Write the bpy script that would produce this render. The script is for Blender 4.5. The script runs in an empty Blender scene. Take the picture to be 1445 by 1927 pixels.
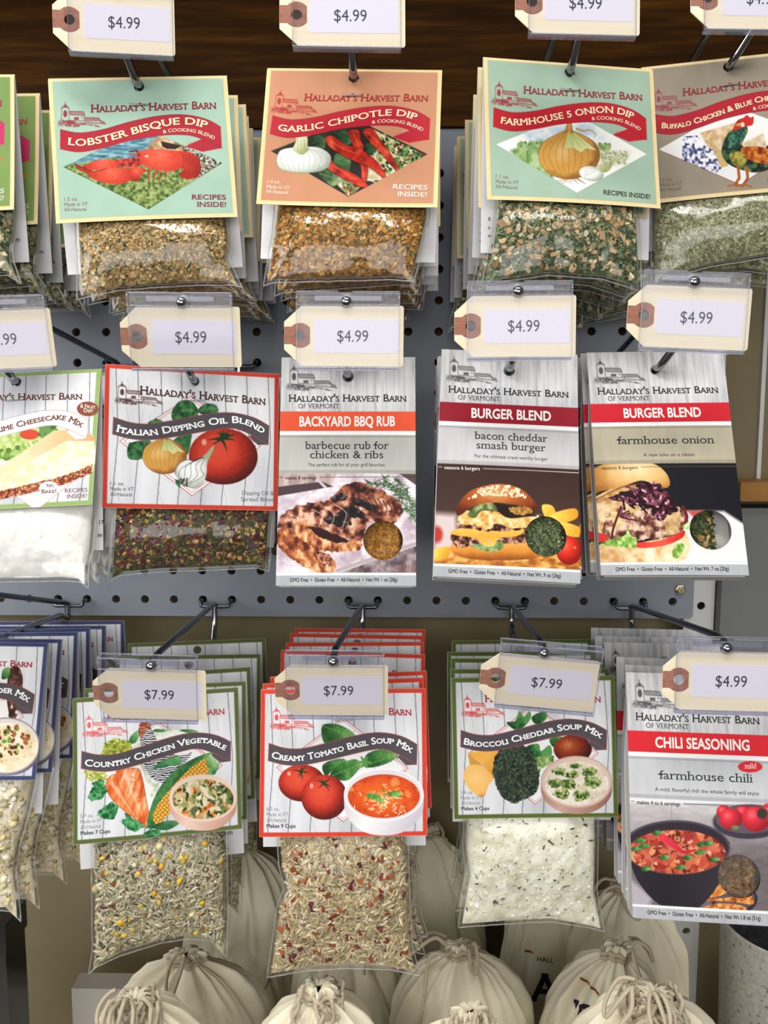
import bpy, math, random
import numpy as np
from mathutils import Matrix, Vector, Euler
from mathutils.geometry import tessellate_polygon
from mathutils.bvhtree import BVHTree

SC = bpy.context.scene
COL = SC.collection

# ---------------------------------------------------------------- camera
CAM_POS = (0.27166, -0.65875, 0.148055); PITCH, YAW, ROLL = -0.107378, -0.018767, 0.00068
cam_d = bpy.data.cameras.new('camera'); cam = bpy.data.objects.new('camera', cam_d); COL.objects.link(cam); SC.camera = cam
cam_d.sensor_fit = 'VERTICAL'; cam_d.sensor_height = 36.0; cam_d.lens = 36.0*1456/1927; cam_d.clip_start = .02; cam_d.clip_end = 30
_F = Vector((math.sin(YAW)*math.cos(PITCH), math.cos(YAW)*math.cos(PITCH), math.sin(PITCH))); _R = Vector((math.cos(YAW), -math.sin(YAW), 0)); _U = _R.cross(_F)
_R, _U = math.cos(ROLL)*_R+math.sin(ROLL)*_U, -math.sin(ROLL)*_R+math.cos(ROLL)*_U
cam.matrix_world = Matrix(((_R.x, _U.x, -_F.x, CAM_POS[0]), (_R.y, _U.y, -_F.y, CAM_POS[1]), (_R.z, _U.z, -_F.z, CAM_POS[2]), (0, 0, 0, 1)))

# ---------------------------------------------------------------- light, world, exposure
SC.view_settings.view_transform = 'Standard'; SC.view_settings.look = 'None'; SC.view_settings.exposure = -0.1; SC.view_settings.gamma = 1.0
SC.view_settings.use_curve_mapping = False
def area(name, loc, aim, size, size_y, power, col):
    d = bpy.data.lights.new(name, 'AREA'); d.shape = 'RECTANGLE'; d.size = size; d.size_y = size_y; d.energy = power; d.color = col
    o = bpy.data.objects.new(name, d); COL.objects.link(o); o.location = loc
    o.rotation_euler = (Vector(aim)-Vector(loc)).to_track_quat('-Z', 'Y').to_euler(); return o
area('window_light', (-1.55, -1.45, .95), (.25, 0, .0), 1.5, 1.3, 32, (1, .99, .975))
area('ceiling_light', (-0.15, -0.95, 1.95), (.25, 0, .05), 1.2, .4, 24, (1, .98, .95))
area('ceiling_light', (0.80, -1.15, 1.95), (.3, 0, .05), 1.1, .35, 11, (1, .975, .94))
area('front_fill_light', (.35, -2.7, .35), (.27, 0, -.1), 2.6, 1.2, 33, (1, .985, .96))  # added low frontal fill, brightens the bottom row and its tags
W = bpy.data.worlds.new('world'); SC.world = W; W.use_nodes = True; _n = W.node_tree.nodes; _n.clear()
_o = _n.new('ShaderNodeOutputWorld'); _b = _n.new('ShaderNodeBackground'); _t = _n.new('ShaderNodeTexCoord'); _s = _n.new('ShaderNodeSeparateXYZ'); _r = _n.new('ShaderNodeValToRGB')
_l = W.node_tree.links.new; _l(_t.outputs['Generated'], _s.inputs[0])
_m = _n.new('ShaderNodeMath'); _m.operation = 'MULTIPLY_ADD'; _m.inputs[1].default_value = .5; _m.inputs[2].default_value = .5; _l(_s.outputs['Z'], _m.inputs[0]); _l(_m.outputs[0], _r.inputs[0])
_r.color_ramp.elements[0].color = (.22, .2, .17, 1); _r.color_ramp.elements[1].color = (1, .97, .93, 1); _l(_r.outputs[0], _b.inputs[0]); _b.inputs[1].default_value = .22; _l(_b.outputs[0], _o.inputs[0])
SC.cycles.transparent_max_bounces = 32; SC.cycles.max_bounces = 8; SC.cycles.glossy_bounces = 3; SC.cycles.transmission_bounces = 6
SC.cycles.caustics_reflective = False; SC.cycles.caustics_refractive = False; SC.cycles.sample_clamp_indirect = 4; SC.cycles.use_denoising = True
# ---------------------------------------------------------------- materials
def lin(h):
    c = [int(h[i:i+2], 16)/255 for i in (0, 2, 4)]
    return tuple(x/12.92 if x <= .04045 else ((x+.055)/1.055)**2.4 for x in c)+(1,)
class Mat:
    def __init__(s, name):
        s.m = bpy.data.materials.new(name); s.m.use_nodes = True; s.t = s.m.node_tree; s.t.nodes.clear(); s.out = s.n('ShaderNodeOutputMaterial')
    def n(s, k, **p):
        q = s.t.nodes.new(k)
        for a, b in p.items(): setattr(q, a, b)
        return q
    def l(s, a, b): s.t.links.new(a, b)
    def bsdf(s, col=None, rough=.5, metal=0., spec=.5, **k):
        b = s.n('ShaderNodeBsdfPrincipled'); b.inputs['Roughness'].default_value = rough; b.inputs['Metallic'].default_value = metal; b.inputs['Specular IOR Level'].default_value = spec
        if col: b.inputs['Base Color'].default_value = lin(col)
        for a, v in k.items(): b.inputs[a.replace('_', ' ')].default_value = v
        s.l(b.outputs[0], s.out.inputs[0]); s.b = b; return b
    def coord(s, scale=(1, 1, 1)):
        t = s.n('ShaderNodeTexCoord'); m = s.n('ShaderNodeMapping'); m.inputs['Scale'].default_value = scale; s.l(t.outputs['Object'], m.inputs[0]); return m.outputs[0]
    def noise(s, scale, detail=4, rough=.55, vec=None):
        q = s.n('ShaderNodeTexNoise'); q.inputs['Scale'].default_value = scale; q.inputs['Detail'].default_value = detail; q.inputs['Roughness'].default_value = rough
        s.l(vec if vec else s.coord(), q.inputs['Vector']); return q.outputs['Fac']
    def ramp(s, fac, stops):
        r = s.n('ShaderNodeValToRGB'); e = r.color_ramp.elements
        while len(e) < len(stops): e.new(.5)
        for q, (p, c) in zip(e, stops): q.position = p; q.color = lin(c)
        s.l(fac, r.inputs[0]); return r.outputs[0]
    def bump(s, h, strength=.3, dist=.001):
        b = s.n('ShaderNodeBump'); b.inputs['Strength'].default_value = strength; b.inputs['Distance'].default_value = dist; s.l(h, b.inputs['Height'])
        s.l(b.outputs[0], s.b.inputs['Normal']); return b
    def base(s, sock): s.l(sock, s.b.inputs['Base Color'])
def attr_mat(name, rough, spec, coat=0.):
    m = Mat(name); b = m.bsdf(rough=rough, spec=spec); a = m.n('ShaderNodeVertexColor', layer_name='tone'); m.base(a.outputs[0])
    if coat: b.inputs['Coat Weight'].default_value = coat; b.inputs['Coat Roughness'].default_value = .25
    return m
def clear_mat(name, tint, ior, rough, bump=None, haze=0., gain=1.):
    m = Mat(name); tr = m.n('ShaderNodeBsdfTransparent'); tr.inputs[0].default_value = lin(tint); g = m.n('ShaderNodeBsdfGlossy'); g.inputs['Roughness'].default_value = rough
    f = m.n('ShaderNodeFresnel'); f.inputs[0].default_value = ior; mx = m.n('ShaderNodeMixShader')
    q = m.n('ShaderNodeMath', operation='MULTIPLY'); q.inputs[1].default_value = gain; q.use_clamp = True; m.l(f.outputs[0], q.inputs[0])
    ge = m.n('ShaderNodeNewGeometry'); iv = m.n('ShaderNodeMath', operation='SUBTRACT'); iv.inputs[0].default_value = 1; m.l(ge.outputs['Backfacing'], iv.inputs[1]); q0, q = q, m.n('ShaderNodeMath', operation='MULTIPLY'); m.l(q0.outputs[0], q.inputs[0]); m.l(iv.outputs[0], q.inputs[1])
    m.l(q.outputs[0], mx.inputs[0]); m.l(tr.outputs[0], mx.inputs[1]); m.l(g.outputs[0], mx.inputs[2]); last = mx
    if haze:
        d = m.n('ShaderNodeBsdfDiffuse'); d.inputs[0].default_value = (.9, .9, .95, 1); m2 = m.n('ShaderNodeMixShader'); m2.inputs[0].default_value = haze
        m.l(mx.outputs[0], m2.inputs[1]); m.l(d.outputs[0], m2.inputs[2]); last = m2
    m.l(last.outputs[0], m.out.inputs[0])
    if bump:
        n = m.noise(bump[0], 3, .5); b = m.n('ShaderNodeBump'); b.inputs['Strength'].default_value = bump[1]; b.inputs['Distance'].default_value = .002; m.l(n, b.inputs['Height'])
        m.l(b.outputs[0], f.inputs['Normal']); m.l(b.outputs[0], g.inputs['Normal'])
    return m
def plain(name, col, rough=.5, spec=.4, metal=0, nz=None, bump=None):
    m = Mat(name); m.bsdf(col, rough, metal, spec)
    if nz: m.base(m.ramp(m.noise(nz[0], vec=m.coord(nz[3] if len(nz) > 3 else (1, 1, 1))), [(.3, nz[1]), (.7, nz[2])]))
    if bump: m.bump(m.noise(bump[0], 4), bump[1], bump[2])
    return m
M = {}
M['print'] = attr_mat('printed_card', .5, .14).m
M['carton'] = attr_mat('printed_carton', .45, .18).m
M['season'] = attr_mat('dry_seasoning', .6, .35).m
M['sticker'] = attr_mat('printed_sticker', .5, .3).m
M['paper'] = plain('white_paper', 'e9e9ec', .6, .3, nz=(60, 'e4e4e8', 'efeff1')).m
M['edge'] = plain('cut_card_edge', 'd9d4c8', .8, .1).m
M['film'] = clear_mat('clear_film', 'fbfbf8', 1.5, .09, (24, .34), haze=.012, gain=1.6).m
M['seam'] = clear_mat('film_seam', 'f0f0ea', 1.6, .15, haze=.16, gain=2.2).m
M['pane'] = clear_mat('window_film', 'fafaf8', 1.4, .08, (60, .4), gain=.7).m
M['acryl'] = clear_mat('clear_plastic', 'fcfcfe', 1.45, .06, haze=.012).m
M['acryl_edge'] = clear_mat('clear_plastic_edge', 'e2e3ee', 1.6, .1, haze=.10, gain=1.6).m
M['steel'] = plain('dark_bright_steel', '6f747c', .22, .5, 1, nz=(30, '5e646e', '80858c')).m
M['chrome'] = plain('chrome', 'a2a5ab', .1, .5, 1).m
M['staple'] = plain('staple_wire', 'a8a8a8', .3, .5, 1).m
M['manila'] = plain('manila_card', 'f5e8c8', .65, .25, nz=(40, 'f1e2be', 'f8eed4', (.15, 1, 6))).m
M['patch'] = plain('brown_reinforcement', 'a06a58', .75, .2, nz=(350, '94604f', 'ad7a68')).m
M['board'] = plain('grey_blue_paint', '8b929d', .42, .35, nz=(14, '858c97', '949aa4'), bump=(120, .08, .0006)).m
M['strip'] = plain('white_metal_paint', 'd6d6d4', .45, .4).m
m = Mat('dark_varnished_wood'); m.bsdf(rough=.6, spec=.08); v = m.coord((1.6, 1.6, 22)); nz = m.noise(4.5, 6, .6, v); m.base(m.ramp(nz, [(.25, '1f1105'), (.48, '3c2207'), (.62, '54330b'), (.8, '704612')])); m.bump(nz, .15, .001); M['wood'] = m.m
m = Mat('shelf_edge_wood'); m.bsdf(rough=.5, spec=.35); m.base(m.ramp(m.noise(9, 5, .6, m.coord((1, 1, 9))), [(.3, '8a5c26'), (.7, 'b07c3a')])); M['wood2'] = m.m
M['wall'] = plain('khaki_wall', '8c7f60', .5, .3, nz=(6, '837755', '95896c')).m
M['beige'] = plain('beige_wall', '7c7054', .55, .25, nz=(6, '74684d', '85795d')).m
M['greypanel'] = plain('grey_panel', '74787b', .5, .3, nz=(5, '6c7073', '7e807f')).m
m = Mat('cotton_muslin'); m.bsdf(rough=.9, spec=.1, Sheen_Weight=.15); m.base(m.ramp(m.noise(26, 5), [(.3, 'd8d0b4'), (.7, 'efe8d2')]))
w = m.n('ShaderNodeTexWave'); w.inputs['Scale'].default_value = 620; m.l(m.coord(), w.inputs[0]); m.bump(w.outputs['Fac'], .12, .0004); M['cotton'] = m.m
m = Mat('cotton_cord'); m.bsdf(rough=.9, spec=.1); w = m.n('ShaderNodeTexWave', bands_direction='DIAGONAL'); w.inputs['Scale'].default_value = 420; m.l(m.coord(), w.inputs[0]); m.base(m.ramp(w.outputs['Fac'], [(0, 'b3a68e'), (1, 'dccfb8')])); m.bump(w.outputs['Fac'], .5, .0008); M['cord'] = m.m
M['ink'] = plain('dark_ink', '2a2c34', .8, .1).m
M['rust'] = plain('brown_ink', '8a4a28', .8, .1).m
m = Mat('speckled_stoneware'); m.bsdf(rough=.3, spec=.5); m.base(m.ramp(m.noise(330, 2, .5), [(.3, '5c5048'), (.36, 'a7a49e'), (.7, 'bdbab3')])); M['stone'] = m.m
M['stonein'] = plain('dark_glaze', '4a4a4c', .25, .5, nz=(120, '3c3c40', '5a5a5c')).m
M['black'] = plain('black_gloss_box', '1b1b1a', .22, .5, nz=(20, '151515', '2a2927')).m
M['white'] = plain('white_laminate', 'd8d4cc', .5, .4).m
M['brass'] = plain('zinc_bolt', 'b9b38f', .35, .5, .9, nz=(200, '8f8a6a', 'cfc9a8')).m
M['dark'] = plain('dark_core', '7a5632', .8, .1).m

# ---------------------------------------------------------------- meshes
def make_mesh(name, V, F, mats, tones=None, mi=None, smooth=None):
    """V (n,3); F list of integer arrays (k,3) or (k,4)...; tones (n,3) sRGB per vertex; mi / smooth: one value per face array"""
    me = bpy.data.meshes.new(name); V = np.asarray(V, np.float32); F = [np.asarray(f, np.int32) for f in F if len(f)]
    me.vertices.add(len(V)); me.vertices.foreach_set('co', V.ravel())
    lv = np.concatenate([f.ravel() for f in F]); sz = np.concatenate([np.full(len(f), f.shape[1], np.int32) for f in F])
    me.loops.add(len(lv)); me.loops.foreach_set('vertex_index', lv); me.polygons.add(len(sz))
    st = np.concatenate([[0], np.cumsum(sz)[:-1]]).astype(np.int32); me.polygons.foreach_set('loop_start', st)
    if mi is not None: me.polygons.foreach_set('material_index', np.concatenate([np.full(len(f), q, np.int32) for f, q in zip(F, mi)]))
    if smooth is None: smooth = [False]*len(F)
    elif smooth is True: smooth = [True]*len(F)
    me.polygons.foreach_set('use_smooth', np.concatenate([np.full(len(f), q, bool) for f, q in zip(F, smooth)]))
    me.update(calc_edges=True)
    if tones is not None:
        a = me.color_attributes.new('tone', 'BYTE_COLOR', 'POINT'); c = np.ones((len(V), 4), np.float32); c[:, :3] = np.clip(tones, 0, 1); a.data.foreach_set('color_srgb', c.ravel())
    for q in mats: me.materials.append(q)
    return me
class MB:
    def __init__(s): s.V = []; s.F = []; s.mi = []; s.sm = []; s.T = []; s.n = 0
    def add(s, V, F, mi=0, smooth=False, tone=None):
        V = np.asarray(V, float); s.V.append(V); s.T.append(np.broadcast_to(np.array(tone if tone is not None else (1, 1, 1), float), (len(V), 3)))
        for f in ([F] if isinstance(F, np.ndarray) else F):
            if len(f): s.F.append(np.asarray(f)+s.n); s.mi.append(mi); s.sm.append(smooth)
        s.n += len(V); return s
    def box(s, x0, x1, y0, y1, z0, z1, mi=0, tone=None):
        V = [(x, y, z) for x in (x0, x1) for y in (y0, y1) for z in (z0, z1)]
        return s.add(V, np.array([(0, 1, 3, 2), (4, 6, 7, 5), (0, 4, 5, 1), (2, 3, 7, 6), (0, 2, 6, 4), (1, 5, 7, 3)]), mi, False, tone)
    def tube(s, P, r, n=10, mi=0, closed=False, caps=True):
        P = np.asarray(P, float); N = len(P); r = np.broadcast_to(np.array(r, float), (N,)); T = np.gradient(P, axis=0) if not closed else np.roll(P, -1, 0)-np.roll(P, 1, 0)
        T /= np.linalg.norm(T, axis=1)[:, None]+1e-12; u = np.cross(T[0], (0, 0, 1.)); u = u if np.linalg.norm(u) > .1 else np.cross(T[0], (1., 0, 0)); u /= np.linalg.norm(u); R = []
        for i in range(N):
            u = u-T[i]*(u@T[i]); u /= np.linalg.norm(u); v = np.cross(T[i], u); a = np.arange(n)*2*np.pi/n; R.append(P[i]+r[i]*(np.cos(a)[:, None]*u+np.sin(a)[:, None]*v))
        V = np.concatenate(R); m = N if closed else N-1; i, j = np.meshgrid(np.arange(m), np.arange(n), indexing='ij'); i2 = (i+1) % N; j2 = (j+1) % n
        F = [np.stack([i*n+j, i*n+j2, i2*n+j2, i2*n+j], -1).reshape(-1, 4)]; s.add(V, F, mi, True)
        if caps and not closed:
            k = s.n-len(V)
            for c, b, rev in ((P[0], 0, 1), (P[-1], (N-1)*n, 0)):
                ring = V[b:b+n]; f = [(n, (q+1) % n, q) if rev else (n, q, (q+1) % n) for q in range(n)]; s.add(np.vstack([ring, c]), np.array(f), mi, False)
        return s
    def lathe(s, prof, n=32, c=(0, 0, 0), mi=0, smooth=True):
        prof = np.asarray(prof, float); a = np.arange(n)*2*np.pi/n; N = len(prof)
        V = np.stack([np.outer(prof[:, 0], np.cos(a)), np.outer(prof[:, 0], np.sin(a)), np.outer(prof[:, 1], np.ones(n))], -1).reshape(-1, 3)+np.array(c)
        i, j = np.meshgrid(np.arange(N-1), np.arange(n), indexing='ij'); j2 = (j+1) % n
        return s.add(V, np.stack([i*n+j, i*n+j2, (i+1)*n+j2, (i+1)*n+j], -1).reshape(-1, 4), mi, smooth)
    def plate(s, outer, holes, y0, y1, mi=0, rim=None, tone=None):
        # flat sheet in the x-z plane, from y0 (front) to y1 (back), with holes
        loops = [outer]+list(holes); tri = np.array(tessellate_polygon([[Vector((x, z, 0)) for x, z in L] for L in loops])); P = np.array([p for L in loops for p in L], float); n = len(P)
        for y, fl in ((y0, -1), (y1, 1)):
            V = np.stack([P[:, 0], np.full(n, y), P[:, 1]], 1); t = tri.copy()
            e = np.cross(V[t[:, 1]]-V[t[:, 0]], V[t[:, 2]]-V[t[:, 0]])[:, 1]; t[np.sign(e) != fl] = t[np.sign(e) != fl][:, ::-1]; s.add(V, t, mi, False, tone)
        b = 0
        for L in loops:
            m = len(L); q = np.array(L, float); V = np.vstack([np.stack([q[:, 0], np.full(m, y0), q[:, 1]], 1), np.stack([q[:, 0], np.full(m, y1), q[:, 1]], 1)])
            s.add(V, np.array([(i, (i+1) % m, m+(i+1) % m, m+i) for i in range(m)]), mi if rim is None else rim, False, tone)
        return s
    def mesh(s, name, mats): return make_mesh(name, np.concatenate(s.V), s.F, mats, np.concatenate(s.T), s.mi, s.sm)
    def obj(s, name, mats, parent=None, scale=1.): 
        if scale != 1.: s.V = [v*scale for v in s.V]
        return link(name, s.mesh(name, [M[q] if isinstance(q, str) else q for q in (mats if isinstance(mats, (list, tuple)) else [mats])]), parent)
def link(name, me, parent=None):
    o = bpy.data.objects.new(name, me); COL.objects.link(o)
    if parent is not None: o.parent = parent
    return o
def thing(name, label, cat, group=None, mat=None):
    o = bpy.data.objects.new(name, None); COL.objects.link(o); o.empty_display_size = .01; tag(o, label, cat, group)
    if mat is not None: o.matrix_world = mat
    return o
def tag(o, label, cat, group=None, kind=None):
    o['label'] = label; o['category'] = cat
    if group: o['group'] = group
    if kind: o['kind'] = kind
    return o
def struct(o): o['kind'] = 'structure'; return o
def pose(e, p): return Matrix.Translation(p) @ Euler([math.radians(a) for a in e], 'XYZ').to_matrix().to_4x4()
def circ(cx, cz, r, n=20): return [(cx+r*math.cos(2*math.pi*i/n), cz+r*math.sin(2*math.pi*i/n)) for i in range(n)]

# ---------------------------------------------------------------- lettering
_tc = {}
def glyphs(st, sc=0, bold=0, serif=0, lay=0):
    key = (st, sc, bold, serif)
    if key in _tc: return _tc[key] if lay else _tc[key][:2]
    cu = bpy.data.curves.new('letters', 'FONT'); body = ' '.join(w[:1]+w[1:].lower() for w in st.split(' ')) if sc else st
    cu.body = body; cu.size = 1; cu.resolution_u = 3
    if sc:
        cu.small_caps_scale = sc
        for f in cu.body_format: f.use_small_caps = True
    o = bpy.data.objects.new('letters', cu); COL.objects.link(o); dg = bpy.context.evaluated_depsgraph_get(); me = o.evaluated_get(dg).to_mesh()
    V = np.array([(v.co.x, v.co.y) for v in me.vertices]).reshape(-1, 2); me.calc_loop_triangles(); T = np.array([t.vertices[:] for t in me.loop_triangles]).reshape(-1, 3)
    o.evaluated_get(dg).to_mesh_clear(); bpy.data.objects.remove(o); bpy.data.curves.remove(cu)
    n0 = len(V)
    if serif and len(T):
        E = {}
        for t in T:
            for a, b in ((t[0], t[1]), (t[1], t[2]), (t[2], t[0])): E.setdefault((min(a, b), max(a, b)), []).append(t)
        th = .05+.01*bold; nv = [V]; nt = [T]; k = len(V)
        for (a, b), ts in E.items():
            if len(ts) != 1: continue
            (x0, y0), (x1, y1) = V[a], V[b]; L = abs(x1-x0)
            if abs(y1-y0) > .004 or not .04 < L < .145+.03*bold: continue
            x0, x1 = min(x0, x1), max(x0, x1); low = V[ts[0]][:, 1].mean() > y0; ex = .075*serif; yy = (y0, y0+th) if low else (y0-th, y0)
            r = ex if low or y0 > .62 else ex*.2
            nv.append(np.array([(x0-ex, yy[0]), (x1+r, yy[0]), (x1+r, yy[1]), (x0-ex, yy[1])])); nt.append(np.array([(k, k+1, k+2), (k, k+2, k+3)])); k += 4
        V = np.concatenate(nv); T = np.concatenate(nt)
    A = np.where(np.arange(len(V)) < n0, 0., 1.)
    if bold and len(T):
        d = .013*bold; n0 = len(V); A = np.concatenate([A+2*q for q in range(9)]); o8 = [(d*math.cos(q*math.pi/4), d*math.sin(q*math.pi/4)) for q in range(8)]
        T = np.concatenate([T]+[T+n0*(q+1) for q in range(8)]); V = np.concatenate([V]+[V+np.array(q) for q in o8])
    _tc[key] = (V, T, A); return _tc[key] if lay else (V, T)
def lettering(t):
    """letter outlines of one stored text in the canvas' millimetres"""
    V, T, A = glyphs(t['st'], t.get('sc', 0), t.get('bold', 0), t.get('serif', 0), 1); H = glyphs('H', 0, t.get('bold', 0))[0][:, 1].max(); k = t['cap']/H
    x = V[:, 0]-V[:, 0].min(); x = x/x.max(); y = V[:, 1]*k
    if t['path'] is not None:
        P = spline(t['path'], n=10); d = np.concatenate([[0], np.cumsum(np.hypot(*np.diff(P, axis=0).T))]); s = x*d[-1]; X = np.interp(s, d, P[:, 0]); Y = np.interp(s, d, P[:, 1])
        g = np.gradient(P, axis=0); g /= np.hypot(g[:, 0], g[:, 1])[:, None]; gx = np.interp(s, d, g[:, 0]); gy = np.interp(s, d, g[:, 1]); Q = np.stack([X+gy*y, Y-gx*y], 1)
    else: Q = np.stack([t['x0']+x*(t['x1']-t['x0']), t['y0']+x*(t['y1']-t['y0'])-y], 1)
    return hmap(t['F'], Q), T, A*6e-6
# ---------------------------------------------------------------- printed artwork (painted in card millimetres)
def rgb(h):
    if isinstance(h, str):
        h = h.lstrip('#'); return np.array([int(h[i:i+2], 16) for i in (0, 2, 4)], float) / 255
    return np.array(h, float) / 255

def homog(src, dst):
    A = []
    for (x, y), (u, v) in zip(src, dst):
        A.append([x, y, 1, 0, 0, 0, -u*x, -u*y, -u]); A.append([0, 0, 0, x, y, 1, -v*x, -v*y, -v])
    return np.linalg.svd(np.array(A, float))[2][-1].reshape(3, 3)

def hmap(Hm, p):
    p = np.asarray(p, float); q = np.concatenate([p, np.ones(p.shape[:-1] + (1,))], -1) @ Hm.T
    return q[..., :2] / q[..., 2:]

def spline(pts, closed=False, n=6):
    P = np.asarray(pts, float); N = len(P); out = []
    for i in range(N if closed else N-1):
        if closed: a, b, c, d = P[i-1], P[i], P[(i+1) % N], P[(i+2) % N]
        else: a, b, c, d = P[max(i-1, 0)], P[i], P[i+1], P[min(i+2, N-1)]
        for t in np.arange(n)/n:
            out.append(.5*((2*b) + (c-a)*t + (2*a-5*b+4*c-d)*t*t + (3*b-a-3*c+d)*t**3))
    if not closed: out.append(P[-1])
    return np.array(out)

def noise(X, Y, s, seed=0, octv=3):
    tot = 0; amp = 1; norm = 0
    def h(i, j, k):
        n = (i*374761393 + j*668265263 + k*2147483647) & 0xffffffff
        n = ((n ^ (n >> 13))*1274126177) & 0xffffffff
        return ((n ^ (n >> 16)) & 0xffff)/65535.
    for o in range(octv):
        x = X/s; y = Y/s; i = np.floor(x).astype(np.int64); j = np.floor(y).astype(np.int64)
        fx = x-i; fy = y-j; fx = fx*fx*(3-2*fx); fy = fy*fy*(3-2*fy); k = seed*17+o*7+3
        v = (h(i, j, k)*(1-fx)+h(i+1, j, k)*fx)*(1-fy) + (h(i, j+1, k)*(1-fx)+h(i+1, j+1, k)*fx)*fy
        tot = tot+v*amp; norm += amp; amp *= .5; s = s*.5
    return tot/norm

def ramp(t, stops):
    t = np.asarray(t, float); xs = [a for a, _ in stops]; cs = np.array([rgb(c) for _, c in stops])
    return np.stack([np.interp(t, xs, cs[:, k]) for k in range(3)], -1)

class Canvas:
    def __init__(s, W, H, res, bg='ffffff'):
        s.W, s.H = W, H; s.nx = int(round(W*res))+1; s.ny = int(round(H*res))+1
        s.U, s.V = np.meshgrid(np.linspace(0, W, s.nx), np.linspace(0, H, s.ny))
        s.img = np.empty((s.ny, s.nx, 3)); s.img[:] = rgb(bg); s.clip = None; s.texts = []
        s.frame((0, 0, 1), [(0, 0), (W, 0), (W, H), (0, H)])
    def frame(s, z, corners):
        # read positions off an enlarged view: z = view origin and scale, corners = the card's corners in the photo
        ox, oy, k = z; src = [((x-ox)*k, (y-oy)*k) for x, y in corners]
        s.F = homog(src, [(0, 0), (s.W, 0), (s.W, s.H), (0, s.H)]); s.G = np.linalg.inv(s.F)
        Z = hmap(s.G, np.stack([s.U, s.V], -1)); s.X, s.Y = Z[..., 0], Z[..., 1]
        s.px = abs(s.X[s.ny//2, s.nx//2]-s.X[s.ny//2, s.nx//2-1]); return s
    def box(s, x0, y0, x1, y1, pad=0):
        q = hmap(s.F, [(x0-pad, y0-pad), (x1+pad, y0-pad), (x1+pad, y1+pad), (x0-pad, y1+pad)])
        fx, fy = (s.nx-1)/s.W, (s.ny-1)/s.H
        i0, i1 = int(np.floor(q[:, 0].min()*fx))-1, int(np.ceil(q[:, 0].max()*fx))+2
        j0, j1 = int(np.floor(q[:, 1].min()*fy))-1, int(np.ceil(q[:, 1].max()*fy))+2
        i0, j0 = max(i0, 0), max(j0, 0); i1, j1 = min(i1, s.nx), min(j1, s.ny)
        return None if i1 <= i0 or j1 <= j0 else (slice(j0, j1), slice(i0, i1))
    def lay(s, sl, a, col):
        if s.clip is not None: a = a*s.clip[sl]
        c = col(s.X[sl], s.Y[sl]) if callable(col) else rgb(col)
        s.img[sl] = s.img[sl]*(1-a[..., None]) + c*a[..., None]
    def sdf(s, pts, sl):
        X, Y = s.X[sl], s.Y[sl]; d = np.full(X.shape, 1e18); inn = np.zeros(X.shape, bool)
        P = np.asarray(pts, float)
        for (ax, ay), (bx, by) in zip(P, np.roll(P, -1, 0)):
            ex, ey = bx-ax, by-ay; L = ex*ex+ey*ey
            if L < 1e-12: continue
            t = np.clip(((X-ax)*ex+(Y-ay)*ey)/L, 0, 1)
            d = np.minimum(d, (X-ax-t*ex)**2+(Y-ay-t*ey)**2)
            if ay != by: inn ^= ((ay > Y) != (by > Y)) & (X < (bx-ax)*(Y-ay)/(by-ay)+ax)
        d = np.sqrt(d); return np.where(inn, -d, d)
    def poly(s, pts, col, sm=False, soft=0, a=1, rough=0, seed=1):
        P = spline(pts, True) if sm else np.asarray(pts, float)
        sl = s.box(P[:, 0].min(), P[:, 1].min(), P[:, 0].max(), P[:, 1].max(), soft+rough+2)
        if sl is None: return
        d = s.sdf(P, sl)
        if rough: d = d + (noise(s.X[sl], s.Y[sl], rough*1.6, seed, 2)-.5)*2*rough
        w = max(s.px, soft); s.lay(sl, np.clip(.5-d/w, 0, 1)*a, col)
    def mask(s, pts, sm=False):
        P = spline(pts, True) if sm else np.asarray(pts, float); sl = (slice(0, s.ny), slice(0, s.nx))
        return np.clip(.5-s.sdf(P, sl)/s.px, 0, 1)
    def rect(s, x0, y0, x1, y1, col, **k): s.poly([(x0, y0), (x1, y0), (x1, y1), (x0, y1)], col, **k)
    def ell(s, cx, cy, rx, ry, col, ang=0, soft=0, a=1, rough=0, seed=1):
        m = max(rx, ry)+soft+rough; sl = s.box(cx-m, cy-m, cx+m, cy+m, 2)
        if sl is None: return
        ca, sa = math.cos(math.radians(ang)), math.sin(math.radians(ang)); dx, dy = s.X[sl]-cx, s.Y[sl]-cy
        f = np.sqrt(((dx*ca+dy*sa)/rx)**2+((-dx*sa+dy*ca)/ry)**2); d = (f-1)*min(rx, ry)
        if rough: d = d + (noise(s.X[sl], s.Y[sl], rough*1.6, seed, 2)-.5)*2*rough
        s.lay(sl, np.clip(.5-d/max(s.px, soft), 0, 1)*a, col)
    def line(s, pts, w, col, sm=False, a=1, taper=False, soft=0):
        P = spline(pts) if sm else np.asarray(pts, float)
        sl = s.box(P[:, 0].min(), P[:, 1].min(), P[:, 0].max(), P[:, 1].max(), w+soft+2)
        if sl is None: return
        X, Y = s.X[sl], s.Y[sl]; d = np.full(X.shape, 1e9); n = len(P)-1
        for i in range(n):
            (ax, ay), (bx, by) = P[i], P[i+1]; ex, ey = bx-ax, by-ay; L = ex*ex+ey*ey+1e-12
            t = np.clip(((X-ax)*ex+(Y-ay)*ey)/L, 0, 1); q = np.hypot(X-ax-t*ex, Y-ay-t*ey)
            r = w/2*(1-.85*(i+t)/n) if taper else w/2
            d = np.minimum(d, q-r)
        s.lay(sl, np.clip(.5-d/max(s.px, soft), 0, 1)*a, col)
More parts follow.
